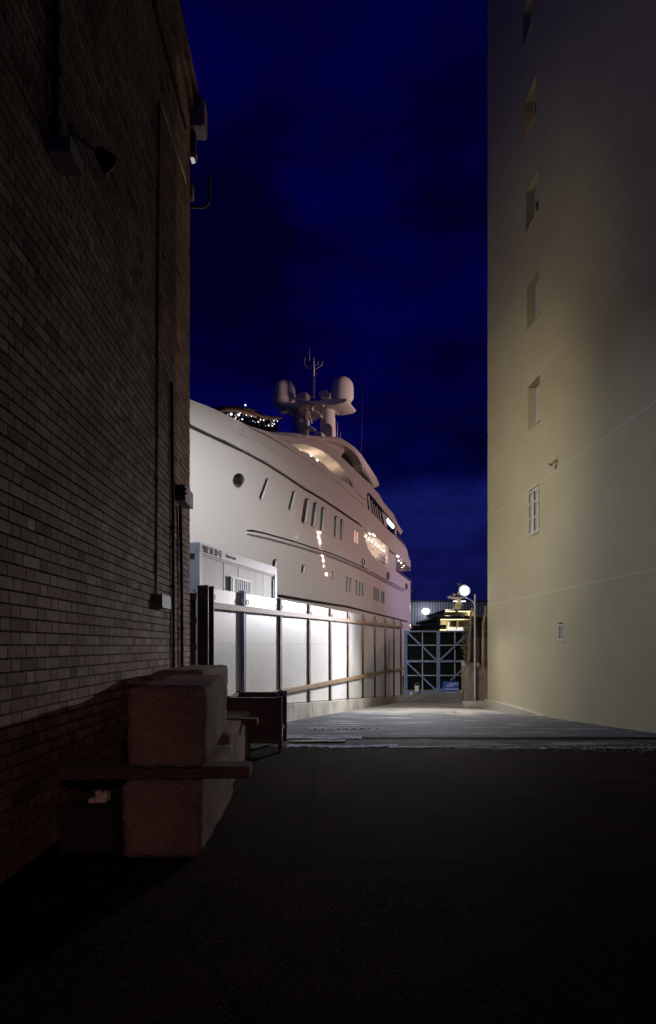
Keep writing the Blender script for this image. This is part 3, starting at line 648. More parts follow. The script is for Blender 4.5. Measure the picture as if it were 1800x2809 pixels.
def table(pxs, step=4):
    t = [(lambda p: (p.x, p.z))(yh(*q)) for q in dense(pxs, step)]; out = []
    for s, z in t:
        if not out or s > out[-1][0] + 1e-4: out.append((s, z))
    return out
slot_lo = [(520, 1174), (600, 1211), (669, 1243), (730, 1276), (782, 1309), (834, 1344), (886, 1374), (938, 1409), (990, 1444)]
slot_up = [(520, 1162), (600, 1201), (670, 1237), (730, 1269), (782, 1302), (834, 1337), (886, 1368), (938, 1403), (990, 1439)]
open_lo = [(996, 1450), (999, 1462), (1003, 1480), (1007, 1497), (1015, 1514), (1024, 1525), (1034, 1535), (1048, 1545), (1062, 1555), (1086, 1567), (1110, 1584), (1131, 1600), (1136, 1604)]
open_up = [(1000, 1450), (1025, 1469), (1045, 1484), (1064, 1500), (1083, 1517), (1090, 1524), (1106, 1539), (1116, 1549), (1122, 1555)]
top_edge = [(520, 1095), (570, 1114), (609, 1132), (660, 1157), (681, 1168), (733, 1183), (759, 1196), (790, 1213), (829, 1238), (860, 1256), (879, 1273), (920, 1301), (934, 1313), (954, 1327), (973, 1341), (1001, 1369 + 14), (1014, 1401), (1047, 1434), (1066, 1455), (1085, 1471), (1100, 1486), (1112, 1499), (1117, 1507), (1121, 1526), (1125, 1541), (1126, 1552)]
tA = table(slot_lo + open_lo); tBlo = table(slot_up + open_up); tBhi = table(top_edge)
S_END = 24.15
def loft(name, zlo, zhi, s0, s1, ns, nv, m, inset=0., smooth=True, caps=(True, True)):
    b = MB(); ss = [lerp(s0, s1, i / (ns - 1)) for i in range(ns)]; V = []; F = []
    row = nv * 2
    for s in ss:
        lo, hi = zlo(s), zhi(s); near = []
        for j in range(nv):
            z = lerp(lo, hi, j / (nv - 1)); k = max(-.4, min(1.1, (z - 3.3) / 6.7)); sx = max(s, -6 - 7 * k)
            near.append((sx, ho(sx, z) + inset, z))
        V += near + [(x, BEAM - y, z) for x, y, z in near]
    for i in range(ns - 1):
        for j in range(nv - 1):
            a = i * row + j; F.append((a, a + row, a + row + 1, a + 1)); a += nv; F.append((a, a + 1, a + row + 1, a + row))
        a = i * row
        if caps[0]: F.append((a, a + nv, a + row + nv, a + row))
        if caps[1]: F.append((a + nv - 1, a + row + nv - 1, a + row + 2 * nv - 1, a + 2 * nv - 1))
    for i in (0, ns - 1):
        for j in range(nv - 1): a = i * row + j; F.append((a, a + 1, a + nv + 1, a + nv))
    b.add(V, F); return b
zA = lambda s: interp(tA, s); zBl = lambda s: interp(tBlo, s); zBh = lambda s: max(interp(tBhi, s), interp(tBlo, s) + .02)
hull = loft('hull', lambda s: -.9, zA, -13, S_END, 150, 26, M['gel']).build('hull', M['gel'], ya, smooth=True, ang=30)
sB = tBhi[-1][0]
upper = loft('upper_side', zBl, zBh, -13, sB, 170, 8, M['gel']).build('upper_side', M['gel'], ya, smooth=True, ang=30)
# dark recess strip inside the slot
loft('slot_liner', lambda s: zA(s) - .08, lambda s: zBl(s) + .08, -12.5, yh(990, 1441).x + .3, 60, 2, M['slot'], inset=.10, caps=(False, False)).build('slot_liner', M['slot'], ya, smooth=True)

# port lights: cut real recesses, then glaze them
ports = [((736, 1312), (714, 1371), 13), ((808, 1346), (795, 1400), 12), ((843, 1366), (832, 1436), 15.5), ((866, 1377), (857, 1446), 13.5), ((887, 1390), (881, 1456), 11.5), ((922, 1414), (920, 1475), 9.5), ((938, 1423), (937, 1483), 9),
         ((756, 1533), (752, 1557), 14), ((833, 1548), (831, 1573), 11), ((912, 1567), (911, 1590), 8),
         ((953, 1581), (952, 1624), 6), ((962, 1585), (961, 1626), 5.5), ((979, 1591), (979, 1632), 4.6), ((988, 1595), (988, 1635), 4.6), ((996, 1598), (996, 1637), 4.4), ((1027, 1610), (1027, 1647), 3.6), ((1032.5, 1613), (1032.5, 1649), 3.6), ((1038, 1616), (1038, 1651), 3.5), ((1048, 1620), (1048, 1654), 3.3), ((1053, 1622), (1053, 1656), 3.3)]
def port_ring(top, bot, wd, sc_=1.0, n=7):
    (tx, ty), (bx, by) = top, bot; r = wd / 2 * sc_; L2 = math.hypot(bx - tx, by - ty); r2 = min(r * 1.35, L2 / 2); out = []
    ux, uy = (bx - tx) / L2, (by - ty) / L2; gr = (sc_ - 1) * wd / 2
    for k in range(n): a = math.pi + math.pi * k / (n - 1); out.append((tx + ux * (r2 - gr) + r * math.cos(a), ty + uy * (r2 - gr) + r2 * math.sin(a)))
    for k in range(n): a = math.pi * k / (n - 1); out.append((bx - ux * (r2 - gr) + r * math.cos(a), by - uy * (r2 - gr) + r2 * math.sin(a)))
    return out
cut = MB()
for top, bot, wd in ports:
    P = [yh(x, y) for x, y in port_ring(top, bot, wd)]
    dep = .12 if wd > 8 else .08
    cut.prism([p + Vector((0, -.25, 0)) for p in P], (0, .25 + dep, 0))
cutter = cut.build('cutter', M['gel'], ya)
bo = hull.modifiers.new('cut', 'BOOLEAN'); bo.object = cutter; bo.operation = 'DIFFERENCE'; bo.solver = 'EXACT'
dg = bpy.context.evaluated_depsgraph_get(); me = bpy.data.meshes.new_from_object(hull.evaluated_get(dg)); nb = len(me.polygons)
hull.modifiers.clear()
if nb > 3000: hull.data = me; me.name = 'hull'
bpy.data.objects.remove(cutter)
print('hull polys', nb)
for top, bot, wd in ports:
    dep = .09 if wd > 8 else .055
    P = [yh(x, y) + Vector((0, dep, 0)) for x, y in port_ring(top, bot, wd, 1.12)]
    MB().prism(P, (0, .012, 0)).build('port_light', M['port_glass'], ya)
    P = [yh(x, y, -.006) for x, y in port_ring(top, bot, wd, 1.06)]
    MB().tube(P + [P[0], P[1]], .010, 6, cap=False).build('port_rim', M['gel_grey'], ya, smooth=True)
# lit slot pair
for (x, y0, y1) in ((974, 1455, 1488), (980.5, 1459, 1492)):
    P = [yh(a, c, -.004) for a, c in port_ring((x, y0), (x, y1), 4)]
    MB().prism(P, (0, .006, 0)).build('lit_slot', mat('warm_lit_slot', (.8, .5, .4), .4, emis=(1, .55, .42), estr=.28), ya)
# hawse hole with polished rim
P = [yh(653 + 13 * math.cos(a) * (1 - .12 * math.sin(a)) - 2 * math.sin(a), 1317 + 16 * math.sin(a), -.02) for a in [k * math.pi / 12 for k in range(24)]]
hw_ = MB().tube(P + [P[0], P[1]], .045, 8, cap=False).build('hawse_pipe', M['chrome'], ya, smooth=True)
MB().prism(P, (0, .03, 0)).build('hawse_hole', M['hatchdark'], hw_)
# rub rail, crease trim, boot line
def trim(name, pxs, r, m, do=-.02, n=8): 
    P = [yh(x, y, do) for x, y in dense(pxs, 12)]; return MB().tube(P, [r * .5] + [r] * (len(P) - 2) + [r * .5], n).build(name, m, ya, smooth=True)
rub = [(676, 1456), (693, 1457), (724, 1464), (756, 1473), (803, 1486), (849, 1501), (912, 1521), (964, 1543), (1000, 1560), (1028, 1575), (1060, 1593), (1110, 1619)]
trim('rub_rail', rub, .06, M['chrome'], -.05)
trim('rub_fairing', [(x, y + 5 - (x - 676) * .004) for x, y in rub], .11, M['gel'], -.01)
trim('crease_trim', [(681, 1170), (733, 1195), (790, 1229), (840, 1260), (883, 1290), (911, 1311), (940, 1334), (977, 1368), (1002, 1390)], .022, M['brown_trim'], -.008)
trim('bulwark_trim', [(880, 1288), (911, 1311), (940, 1334)], .03, M['chrome'], -.012)
trim('panel_line', [(640, 1182), (700, 1208), (755, 1240), (775, 1254)], .008, M['gel_grey'], -.001)
trim('slot_trim', slot_up[1:], .02, M['chrome'], -.01)
trim('boot_line', [(700, 1618), (764, 1634), (860, 1650), (950, 1664), (1040, 1686), (1128, 1708)], .075, M['black_trim'], .03)
# aft slot in the upper side, side hatch and fairleads
def plate(name, pxs, m, do, th=.01, parent=None):
    P = [yh(x, y, do) for x, y in pxs]; return MB().prism(P, (0, th, 0)).build(name, m, parent or ya)
plate('side_slot', [(971, 1342), (1000, 1370), (1001, 1374), (974, 1346)], M['hatchdark'], -.006)
plate('aft_slot', [(1065, 1504), (1084, 1518), (1084, 1522), (1066, 1509)], M['hatchdark'], -.006)
for cx, cy, w2, h2 in ((998.5, 1542.5, 3.4, 10), (1065, 1579.5, 2.8, 8.5), (1115, 1609, 1.8, 7), (1130.5, 1620, 1.8, 7)):
    p = yh(cx, cy, -.03); a = yh(cx, cy - h2).z - yh(cx, cy + h2).z; wl_ = abs(yh(cx + w2, cy).x - yh(cx - w2, cy).x) / 2
    P = [p + Vector((wl_ * math.cos(t), 0, a / 2 * math.sin(t) * (1 + .12 * math.cos(3 * t)))) for t in [k * math.pi / 8 for k in range(16)]]
    fl = MB().tube(P + [P[0], P[1]], .05, 6, cap=False).build('fairlead', M['chrome'], ya, smooth=True)
    MB().prism(P, (0, .02, 0)).build('fairlead_hole', M['hatchdark'], fl)

# superstructure: outlines on longitudinal planes, extruded right across the beam
def sup(name, pxs, o, m, bevel=.05, o2=None, smooth_n=0, parent=None):
    q = catmull([(x, y, 0) for x, y in pxs], smooth_n, True) if smooth_n else [Vector((x, y, 0)) for x, y in pxs]
    P = [yo(v.x, v.y, o) for v in q]
    return MB().prism(P, (0, (BEAM - 2 * o) if o2 is None else o2 - o, 0)).build(name, m, parent or ya, smooth=True, bevel=bevel, seg=3, ang=30)
# main-deck saloon wall seen through the side opening, and its roof lights
sup('saloon_wall', [(960, 1395), (1079, 1500), (1079, 1590), (960, 1530)], 1.25, M['gel'], 0)
sup('side_pillar', [(1066, 1500), (1087, 1517), (1087, 1569), (1066, 1558)], .06, M['gel'], .02, .30)
for px, py in ((1003, 1472), (1012, 1480), (1021, 1487), (1030, 1493), (1038, 1500), (1045, 1506), (1053, 1511), (1060, 1516), (1024, 1466), (1028, 1470)):
    p = yo(px, py, .85); zc = interp(tBlo, p.x); c, d = yray(px, py); 
    if abs(d.z) > 1e-6:
        tt = (interp(tBlo, p.x) - .02 - c.z) / d.z; p = c + d * tt
    MB().ball(p, .05, 8, 6).build('deck_light', M['lamp_glow'], ya)
for px, py in ((1090, 1525), (1093, 1527), (1094, 1538), (1101, 1544), (1108, 1551), (1108, 1557)):
    c, d = yray(px, py); p = c + d * ((interp(tBlo, 21.6) - .05 - c.z) / d.z)
    MB().ball(p, .06, 8, 6).build('deck_light', M['lamp_glow'], ya)
# rail seats along the opening
b = MB(); P = [yh(x, y, .1) for x, y in ((1034, 1530), (1048, 1540), (1066, 1551))]; b.tube(P, .03, 6)
for x, y in dense([(1034, 1530), (1066, 1551)], 5): p = yh(x, y, .1); b.tube([p, p - Vector((0, 0, .4))], .015, 5)
b.build('side_rail', M['steel_dark'], ya, smooth=True)
b = MB(); P = [yh(x, y, .05) for x, y in ((1086, 1562), (1110, 1579), (1130, 1595))]; b.tube(P, .03, 6)
for x, y in dense([(1086, 1562), (1130, 1595)], 5): p = yh(x, y, .05); b.tube([p, p - Vector((0, 0, .35))], .014, 5)
b.build('aft_rail', M['steel_dark'], ya, smooth=True)
b = MB(); P = [yh(x, y, .1) for x, y in ((1080, 1461), (1090, 1471), (1113, 1497))]; b.tube(P, .03, 6)
for x, y in dense([(1080, 1463), (1113, 1498)], 6): p = yh(x, y, .1); b.tube([p, p - Vector((0, 0, .3))], .014, 5)
b.build('upper_rail', M['steel_dark'], ya, smooth=True)
# upper house (lit walk-round behind the bulwark)
sup('upper_house', [(745, 1189), (800, 1194), (850, 1204), (905, 1240), (945, 1290), (960, 1330), (935, 1345), (880, 1312), (820, 1270), (770, 1225)], 1.35, M['gel'], .04)
for px, py in ((823.5, 1233), (854, 1249), (870.5, 1262)): MB().ball(yo(px, py, .95), .06, 10, 8).build('deck_light', M['lamp_glow'], ya)
sup('house_door', [(921, 1302), (935, 1303), (936, 1314), (930, 1312)], 1.28, M['hatchdark'], 0, 1.34)
# roof of the upper house
sup('house_roof', [(722, 1182), (745, 1183.5), (770, 1184), (803, 1187), (838, 1191), (880, 1196), (920, 1206), (950, 1232), (930, 1262), (840, 1208), (780, 1200)], .95, M['gel'], .06)
# sweeping brow and flank plate
brow = [(733, 1184), (752, 1188), (775, 1192), (805, 1196), (840, 1201), (864, 1207), (887, 1217), (911, 1231), (931, 1247), (954, 1268), (976, 1290), (1000, 1313), (1011, 1322), (1025, 1338),
        (1040, 1355), (1052, 1376), (1066, 1393), (1079, 1408), (1093, 1438), (1104, 1455), (1105, 1460), (1100, 1467), (1097, 1464), (1078, 1432), (1055, 1406), (1030, 1371), (1012, 1352), (1006, 1356), (1010, 1397), (1003, 1392),
        (973, 1343), (966, 1323), (954, 1306), (945, 1293), (931, 1274), (911, 1257), (900, 1249), (883, 1237), (861, 1227), (840, 1221), (812, 1218), (790, 1212), (765, 1199)]
k0 = brow.index((966, 1323)); k1 = brow.index((976, 1290))
sup('flank_brow', brow[:k1 + 1] + brow[k0:], .16, M['gel'], .07, .95)
sup('flank_plate', brow[k1:k0 + 1], .16, M['gel'], .03, .26)
# aft saloon of the upper deck with slanted panes and a lit window
sup('aft_saloon', [(1002, 1345), (1012, 1350), (1055, 1404), (1085, 1442), (1085, 1474), (1047, 1436), (1003, 1397)], .24, M['glass_dark'], .02)
for x0, y0, x1, y1, wd in ((1009, 1357, 1016, 1405, 4.5), (1018.5, 1372, 1026, 1414, 2.2), (1026, 1383, 1033, 1421, 2), (1033, 1389, 1040, 1429, 2), (1040, 1398, 1047, 1436, 2), (1048, 1404, 1056, 1442, 7), (1084, 1438, 1084, 1472, 4)):
    P = [yo(x, y, .21) for x, y in ((x0, y0), (x0 + wd, y0 + wd * .9), (x1 + wd, y1 + wd * .8), (x1, y1))]
    MB().prism(P, (0, .05, 0)).build('mullion', M['gel'], ya)
sup('lit_window', [(1062, 1425), (1065, 1422), (1080, 1439), (1082.5, 1445), (1080, 1450), (1077, 1449), (1064, 1434)], .20, M['screen'], 0, .23)
P = [yo(x, y, .17) for x, y in ((1007, 1351), (1013, 1354), (1050, 1399), (1090, 1448))]; MB().tube(P, .035, 6).build('window_head', M['chrome'], ya, smooth=True)
# bridge deck: dark glazing under a second sweeping roof wing
sup('bridge_glazing', [(882, 1203), (915, 1209), (945, 1219), (972, 1238), (993, 1262), (1006, 1300), (1000, 1312), (960, 1272), (920, 1236), (890, 1214)], 1.15, M['glass_dark'], .02)
wing = [(850, 1193), (880, 1196), (918, 1197), (936, 1201), (954, 1211), (975, 1227), (990, 1243), (1004, 1264), (1020, 1288), (1033, 1308), (1040, 1324), (1041, 1332), (1036, 1336), (1027, 1338), (1016, 1323), (1003, 1304), (996, 1291), (994, 1276), (984, 1254), (970, 1238), (955, 1226), (936, 1217), (915, 1210), (895, 1206), (870, 1202)]
sup('roof_wing', wing, .55, M['gel'], .06)
sup('wing_web', [(999, 1283), (1012, 1304), (1024, 1330), (1017, 1322), (1004, 1303)], .52, M['gel_grey'], 0, .56)
# forward wheelhouse of dark glass with a brown eave, with glowing dots standing in for reflected lights
wh = sup('wheelhouse', [(585, 1125), (605, 1127), (625, 1124), (665, 1128), (693, 1133), (718, 1142), (765, 1149), (763, 1184), (735, 1184), (700, 1172), (660, 1158), (600, 1140)], 2.1, M['glass_dark'], .03)
eave = [(598, 1127), (620, 1119), (640, 1118), (668, 1122), (695, 1128), (720, 1137), (745, 1141), (776, 1144), (772, 1150), (745, 1148), (718, 1144), (693, 1135), (665, 1129), (640, 1126), (610, 1129)]
sup('wheelhouse_eave', eave, 1.95, M['brown_trim'], .02)
sup('wheelhouse_roof', [(600, 1124), (618, 1112), (650, 1113), (690, 1119), (722, 1134), (700, 1129), (668, 1122), (640, 1118)], 2.3, M['dark_body'], .03)
for px, r in ((712, .05), (724, .06)): P = [yo(px, y, 2.06) for y in (1140, 1170)]; MB().tube(P, r * .8, 6).build('window_post', M['brown_trim'], wh, smooth=True)
for px, py, r in ((634.5, 1136, .075), (655, 1138, .075), (659, 1133, .035), (648, 1145, .03), (645, 1149, .04), (665, 1150, .045), (676, 1139, .035), (690, 1142, .03), (709, 1157, .045), (715, 1151, .04), (723.5, 1152, .045), (737, 1167, .045), (747, 1168, .04), (752, 1163, .04), (751.5, 1154, .04), (761, 1155, .035), (758, 1149, .035), (747, 1161, .025), (694, 1155, .022)):
    MB().ball(yo(px, py, 2.02), r * .68, 8, 6).build('reflection_dot', M['glow_dot'], wh)  # each ball imitates a lamp mirrored in the glass
P = [yo(668, 1125, 3), yo(672, 1112, 3)]; b = MB().tube(P, .02, 6); b.build('light_stem', M['brown_trim'], ya); MB().ball(yo(673, 1111.5, 3), .045, 8, 6).build('stem_light', M['glow_dot'], ya)

# radar mast
sm = yo(880, 1160, 4.25).x
def ym(px, py, ds=0): return ys(px, py, sm + ds)
mast = MB()
def column(pxc, pyb, pyt, wb, wt, ds, name, m=M['gel']):
    a, c = ym(pxc, pyb, ds), ym(pxc, pyt, ds); k = a.length; sc1 = (ym(pxc + 1, pyb, ds) - ym(pxc, pyb, ds)).length
    return MB().lathe(a, [(wb * sc1, -.6), (wb * sc1, 0), (lerp(wb, wt, .6) * sc1, (c.z - a.z) * .55), (wt * sc1, (c.z - a.z) * .6), (wt * sc1, c.z - a.z)], 24).build(name, m, ya, smooth=True)
column(900, 1198, 1110, 20, 17.5, 0, 'mast_leg')
column(829, 1186, 1096, 17, 15, 0, 'mast_leg')
P = [ym(x, y, -.62) for x, y in ((888, 1200), (888, 1172), (892, 1164), (899, 1161), (906, 1164), (911, 1172), (911, 1200))]
MB().prism(P, (.12, 0, 0)).build('mast_door', M['gel_grey'], ya)
# cross platform (crescent)
P = [ym(x, y, -.9) for x, y in ((762, 1108), (770, 1113), (815, 1118), (850, 1112), (880, 1110), (915, 1111), (945, 1105), (954, 1098), (950, 1092), (915, 1093), (870, 1097), (830, 1101), (790, 1105))]
MB().prism(P, (1.8, 0, 0)).build('mast_platform', M['gel'], ya, smooth=True, bevel=.06, seg=3)
def radome(px, py, rpx, hpx):
    c = ym(px, py); k = (ym(px + 1, py) - ym(px, py)).length / 1.0; r = rpx * k; h = hpx * k
    prof = [(r * .55, -h * .62), (r * .8, -h * .56), (r * .98, -h * .42), (r, -h * .36), (r, 0)] + [(max(.01, r * math.cos(a)), h * .48 * math.sin(a)) for a in [i * math.pi / 16 for i in range(1, 9)]]
    d = MB().lathe(c, prof, 32).build('radome', M['gel'], ya, smooth=True, ang=50)
    MB().lathe(c + Vector((0, 0, -h * .62)), [(r * .3, -h * .25), (r * .3, .02)], 16).build('radome_foot', M['gel'], d, smooth=True)
    return d
radome(778.5, 1075, 28.5, 58); radome(939.5, 1066, 28.5, 60)
# top pole with cross-arms
b = MB(); b.tube([ym(861, 1092), ym(861, 1042), ym(861.5, 1020), ym(861, 985)], [.075, .065, .055, .035], 10)
arms = [[(861, 1015), (838, 1006), (837, 1003), (837, 982)], [(861, 1002), (839, 1003.5)], [(861, 1015), (882, 1003), (884, 999), (884, 992)], [(861, 1002), (874, 1000)], [(873, 1001), (873, 990)]]
for a in arms: b.tube([ym(x, y) for x, y in a], .022, 6)
for y in (1026, 1037, 1048): b.tube([ym(856, y), ym(869, y)], .02, 5)
b.build('signal_pole', M['gel'], ya, smooth=True)
for x, y, r in ((837, 979, .06), (861, 981, .075), (884, 990, .06)): MB().ball(ym(x, y), r, 8, 6, 1.3).build('masthead_light', M['dark_body'], ya)
c = ym(858, 1088, -.1); MB().tube([c + Vector((0, .10 * math.cos(a), .10 * math.sin(a))) for a in [k * math.pi / 8 for k in range(18)]], .045, 8, cap=False).build('horn_ring', M['gel_grey'], ya, smooth=True)
for x, y, w2, h2 in ((832, 1087, 14, 9), (892, 1083, 12, 10)):
    a, c = ym(x - w2, y + h2), ym(x + w2, y - h2); MB().box((a.x - .4, min(a.y, c.y), a.z - .05), (a.x + .4, max(a.y, c.y), c.z)).build('sensor_box', M['gel'], ya, smooth=True, bevel=.12, seg=4)
MB().tube([ym(807, 1092.5, -1.1), ym(888, 1113, -1.1)], .07, 8).build('radar_bar', M['gel'], ya, smooth=True)
MB().tube([ym(856, 1125, -.9), ym(857, 1110, -1.1)], .1, 8).build('radar_pedestal', M['gel'], ya, smooth=True)
P = [ym(x, y, -.7) for x, y in ((845, 1124), (858, 1122), (872, 1128), (882, 1138), (880, 1144), (868, 1138), (856, 1133), (846, 1131))]; MB().prism(P, (.8, 0, 0)).build('radar_shelf', M['gel'], ya, smooth=True, bevel=.04)
P = [ym(x, y, -.7) for x, y in ((838, 1165), (850, 1167), (865, 1177), (862, 1181), (848, 1175), (836, 1171))]; MB().prism(P, (.8, 0, 0)).build('radar_shelf', M['gel'], ya, smooth=True, bevel=.04)
MB().tube([ym(841, 1120, -.8), ym(856, 1161, -.8)], .06, 8).build('radar_bar', M['gel'], ya, smooth=True)
MB().tube([ym(844, 1168, -.6), ym(844, 1154, -.6)], .14, 10).build('radar_pedestal', M['gel'], ya, smooth=True)
MB().tube([ym(834, 1141, -.8), ym(838, 1152, -.8)], .05, 6).build('search_light', M['brown_trim'], ya)
c = ym(862, 1146, -.2); MB().lathe(c, [(.22, -.1), (.26, 0), (.22, .12), (.05, .2)], 16).build('small_dome', M['gel'], ya, smooth=True)
a, c = ym(910, 1135, 0), ym(928, 1135, 0); MB().tube([a, c], .06, 8).build('side_arm', M['gel'], ya, smooth=True); MB().tube([ym(921, 1134), ym(921, 1128)], .03, 6).build('side_lamp', M['gel'], ya)
for xs_, yt, yb in ((993, 1040, 1256), (926, 1157, 1204), (934.5, 1183, 1208), (849, 955, 990)):
    MB().tube([yo(xs_ - (2 if xs_ == 993 else 0), yb, 3.2), yo(xs_ + (2 if xs_ == 993 else 0), yt, 3.2)], [.03, .008], 6).build('whip_antenna', M['gel_grey'], ya)
P = [ym(x, y, -1.2) for x, y in ((855, 1200), (868, 1183), (883, 1185), (886, 1200))]; MB().prism(P, (1., 0, 0)).build('deck_locker', M['gel'], ya, smooth=True, bevel=.05)
# dark leafy pot plant on the top deck
b = MB(); c0 = ym(812, 1172, -.6); random.seed(11)
for _ in range(150):
    u = Vector((random.gauss(0, .28), random.gauss(0, .3), random.gauss(0, .28))); q = c0 + u; d1 = Vector((random.uniform(-1, 1), random.uniform(-1, 1), random.uniform(-1, 1))).normalized() * .12; d2 = d1.orthogonal().normalized() * .03
    b.add([q - d2, q + d1, q + d2, q - d1 * .4], [(0, 1, 2, 3)])
b.tube([c0 + Vector((0, .1, .1)), c0 + Vector((0, .1, 1.3))], .05, 5)
pl = b.build('deck_plant', M['dark_body'], ya)
# swim platform and transom light strip
MB().box((23.6, .3, 2.95), (25.2, BEAM - .3, 3.12)).build('swim_platform', M['gel'], ya, bevel=.05)
# warm lamps of the decks
def ylamp(p, power, col, size=.12):
    q = YO + YU * p.x + YN * p.y; q.z = p.z; lamp('deck_lamp', 'POINT', q, power, col, None, size)
q0 = yo(862, 1252, .6); q0.z = 10.4; ylamp(q0, 20, (1, .72, .5)); q0 = yo(908, 1285, .6); q0.z = 10.35; ylamp(q0, 14, (1, .72, .5))
for px, py in ((1016, 1500), (1036, 1519), (1056, 1537)): ylamp(yo(px, py, .55), 13, (1, .76, .58))
q0 = yo(1104, 1560, 1.5); q0.z = 7.1; ylamp(q0, 14, (1, .76, .58)); ylamp(yo(1118, 1590, 3.), 4, (1, .76, .58))

# ================================================================== CONCRETE BLOCKS AND CLUTTER (left foreground)
def block(x0, x1, y0, y1, z0, z1, label, skew=0, group='concrete blocks stacked against the brick wall'):
    c = Vector(((x0 + x1) / 2, (y0 + y1) / 2, z0)); hx, hy, h = (x1 - x0) / 2, (y1 - y0) / 2, z1 - z0
    b = MB(); nx, ny, nz = 7, 15, 7
    bm = bmesh.new(); bmesh.ops.create_cube(bm, size=1)
    bmesh.ops.subdivide_edges(bm, edges=bm.edges, cuts=9, use_grid_fill=True)
    rr = random.Random(int(x0 * 100 + z0 * 37 + y0 * 11)); R = .038
    for v in bm.verts:
        p = Vector((v.co.x * 2 * hx, v.co.y * 2 * hy, v.co.z * h)); q = Vector((max(-hx + R, min(hx - R, p.x)), max(-hy + R, min(hy - R, p.y)), max(-h / 2 + R, min(h / 2 - R, p.z))))
        d = p - q
        if d.length > 1e-6: p = q + d.normalized() * R
        p += Vector((rr.uniform(-1, 1), rr.uniform(-1, 1), rr.uniform(-1, 1))) * .008
        v.co = (p.x + skew * (p.y + hy), p.y, p.z + h / 2)
    me = bpy.data.meshes.new('concrete_block'); bm.to_mesh(me); bm.free(); me.materials.append(M['block'])
    for f in me.polygons: f.use_smooth = True
    o = bpy.data.objects.new('concrete_block', me); COL.objects.link(o); o.location = c
    return tag(o, label, 'concrete block', group)
block(-1.43, -.87, 3.86, 5.75, .63, 1.205, 'upper front concrete block resting on a timber, wire rack lying on it', -.10)
block(-1.46, -.90, 3.84, 5.4, 0, .54, 'lower front concrete block standing on the dark asphalt beneath a timber', -.02)
block(-1.90, -1.345, 5.85, 7.9, .62, 1.23, 'upper rear concrete block behind the one with wire rack', -.045)
block(-1.88, -1.0, 5.45, 7.6, 0, .605, 'lower rear concrete block half hidden behind the front pair', -.03)
b = MB(); b.obox((-1.25, 4.02, .586), (.68, .02, 0), (-.003, .1, 0), (0, 0, .044)); tag(b.build('timber_beam', M['timber'], bevel=.008), 'long brown timber beam laid across between the two front blocks', 'timber')
b = MB(); b.obox((-1.28, 6.7, .58), (.42, .0, 0), (0, .07, 0), (0, 0, .036)); tag(b.build('timber_beam', M['timber'], bevel=.006), 'short brown timber end sticking out under the rear block near the crate', 'timber')
# wire rack
t = thing('wire_rack', 'thin wire rack lying on top of the upper front block', 'rack', (-1.15, 4.15, 1.21))
b = MB(); ol = catmull([(-.34, -.06, .02), (-.2, -.2, .012), (.1, -.22, .012), (.29, -.12, .014), (.2, .1, .014), (-.1, .12, .014)], 6, True); b.tube(ol + ol[:2], .006, 6, cap=False)
b.build('rim', M['wire'], t, smooth=True)
b = MB()
for x in (-.16, -.04, .08, .18): b.tube([(x, -.2, .018), (x + .06, .1, .018)], .004, 5)
b.tube([(-.3, -.04, .018), (.25, 0, .018)], .004, 5); b.build('cross_wires', M['wire'], t)
# steel crate
t = thing('steel_crate', 'dark ribbed steel crate on legs beside the rear blocks', 'crate', (-.98, 7.75, 0))
MB().box((-.42, -.02, .12), (.27, .012, .72)).build('side_panel', M['steel_dark'], t)
b = MB()
for z in (.24, .40, .56): b.box((-.40, -.035, z - .02), (.265, -.021, z + .02))
b.build('rib', M['steel_dark'], t, bevel=.004)
MB().box((-.42, -.04, .72), (.30, .03, .77)).build('top_rim', M['steel_dark'], t, bevel=.006)
MB().box((-.42, .013, .24), (.30, .9, .27)).build('floor_plate', M['steel_dark'], t)
MB().box((-.42, .9, .26), (.30, .93, .77)).build('back_panel', M['steel_dark'], t)
MB().box((-.45, .013, .26), (-.42, .9, .77)).build('end_panel', M['steel_dark'], t)
for x, y in ((.27, -.05), (.27, .86), (-.46, -.05), (-.46, .86)): MB().box((x, y, 0), (x + .06, y + .06, .79)).build('leg', M['steel_dark'], t, bevel=.004)
MB().tube([(.26, 0, .79), (.27, 0, .84), (.31, .0, .87), (.345, 0, .85), (.345, 0, .80)], .018, 8).build('lifting_hook', M['galv_blue'], t, smooth=True)
# litter
t = thing('litter_carton', 'small crumpled printed carton caught beside the lower front block', 'litter', (-1.72, 4.12, .335))
MB().obox((0, 0, .01), (.065, 0, .004), (0, .05, 0), (0, 0, .016)).build('carton', M['carton'], t, bevel=.004)
MB().lathe((-.005, -.01, .026), [(.018, 0), (.024, .03), (.026, .05)], 14).build('cup', M['carton'], t, smooth=True)
MB().obox((.045, 0, .045), (.022, 0, 0), (0, .03, 0), (0, 0, .02)).build('flap', M['carton'], t)
b = MB()
for k in range(4): b.obox((-1.74 + .012 * (k % 2), 4.55, .042 + k * .083), (.2, 0, 0), (.01 * k, .6, 0), (0, 0, .038))
tag(b.build('board_stack', M['dark_timber'], bevel=.006), 'low dark stack of boards between brick wall and front blocks', 'boards')

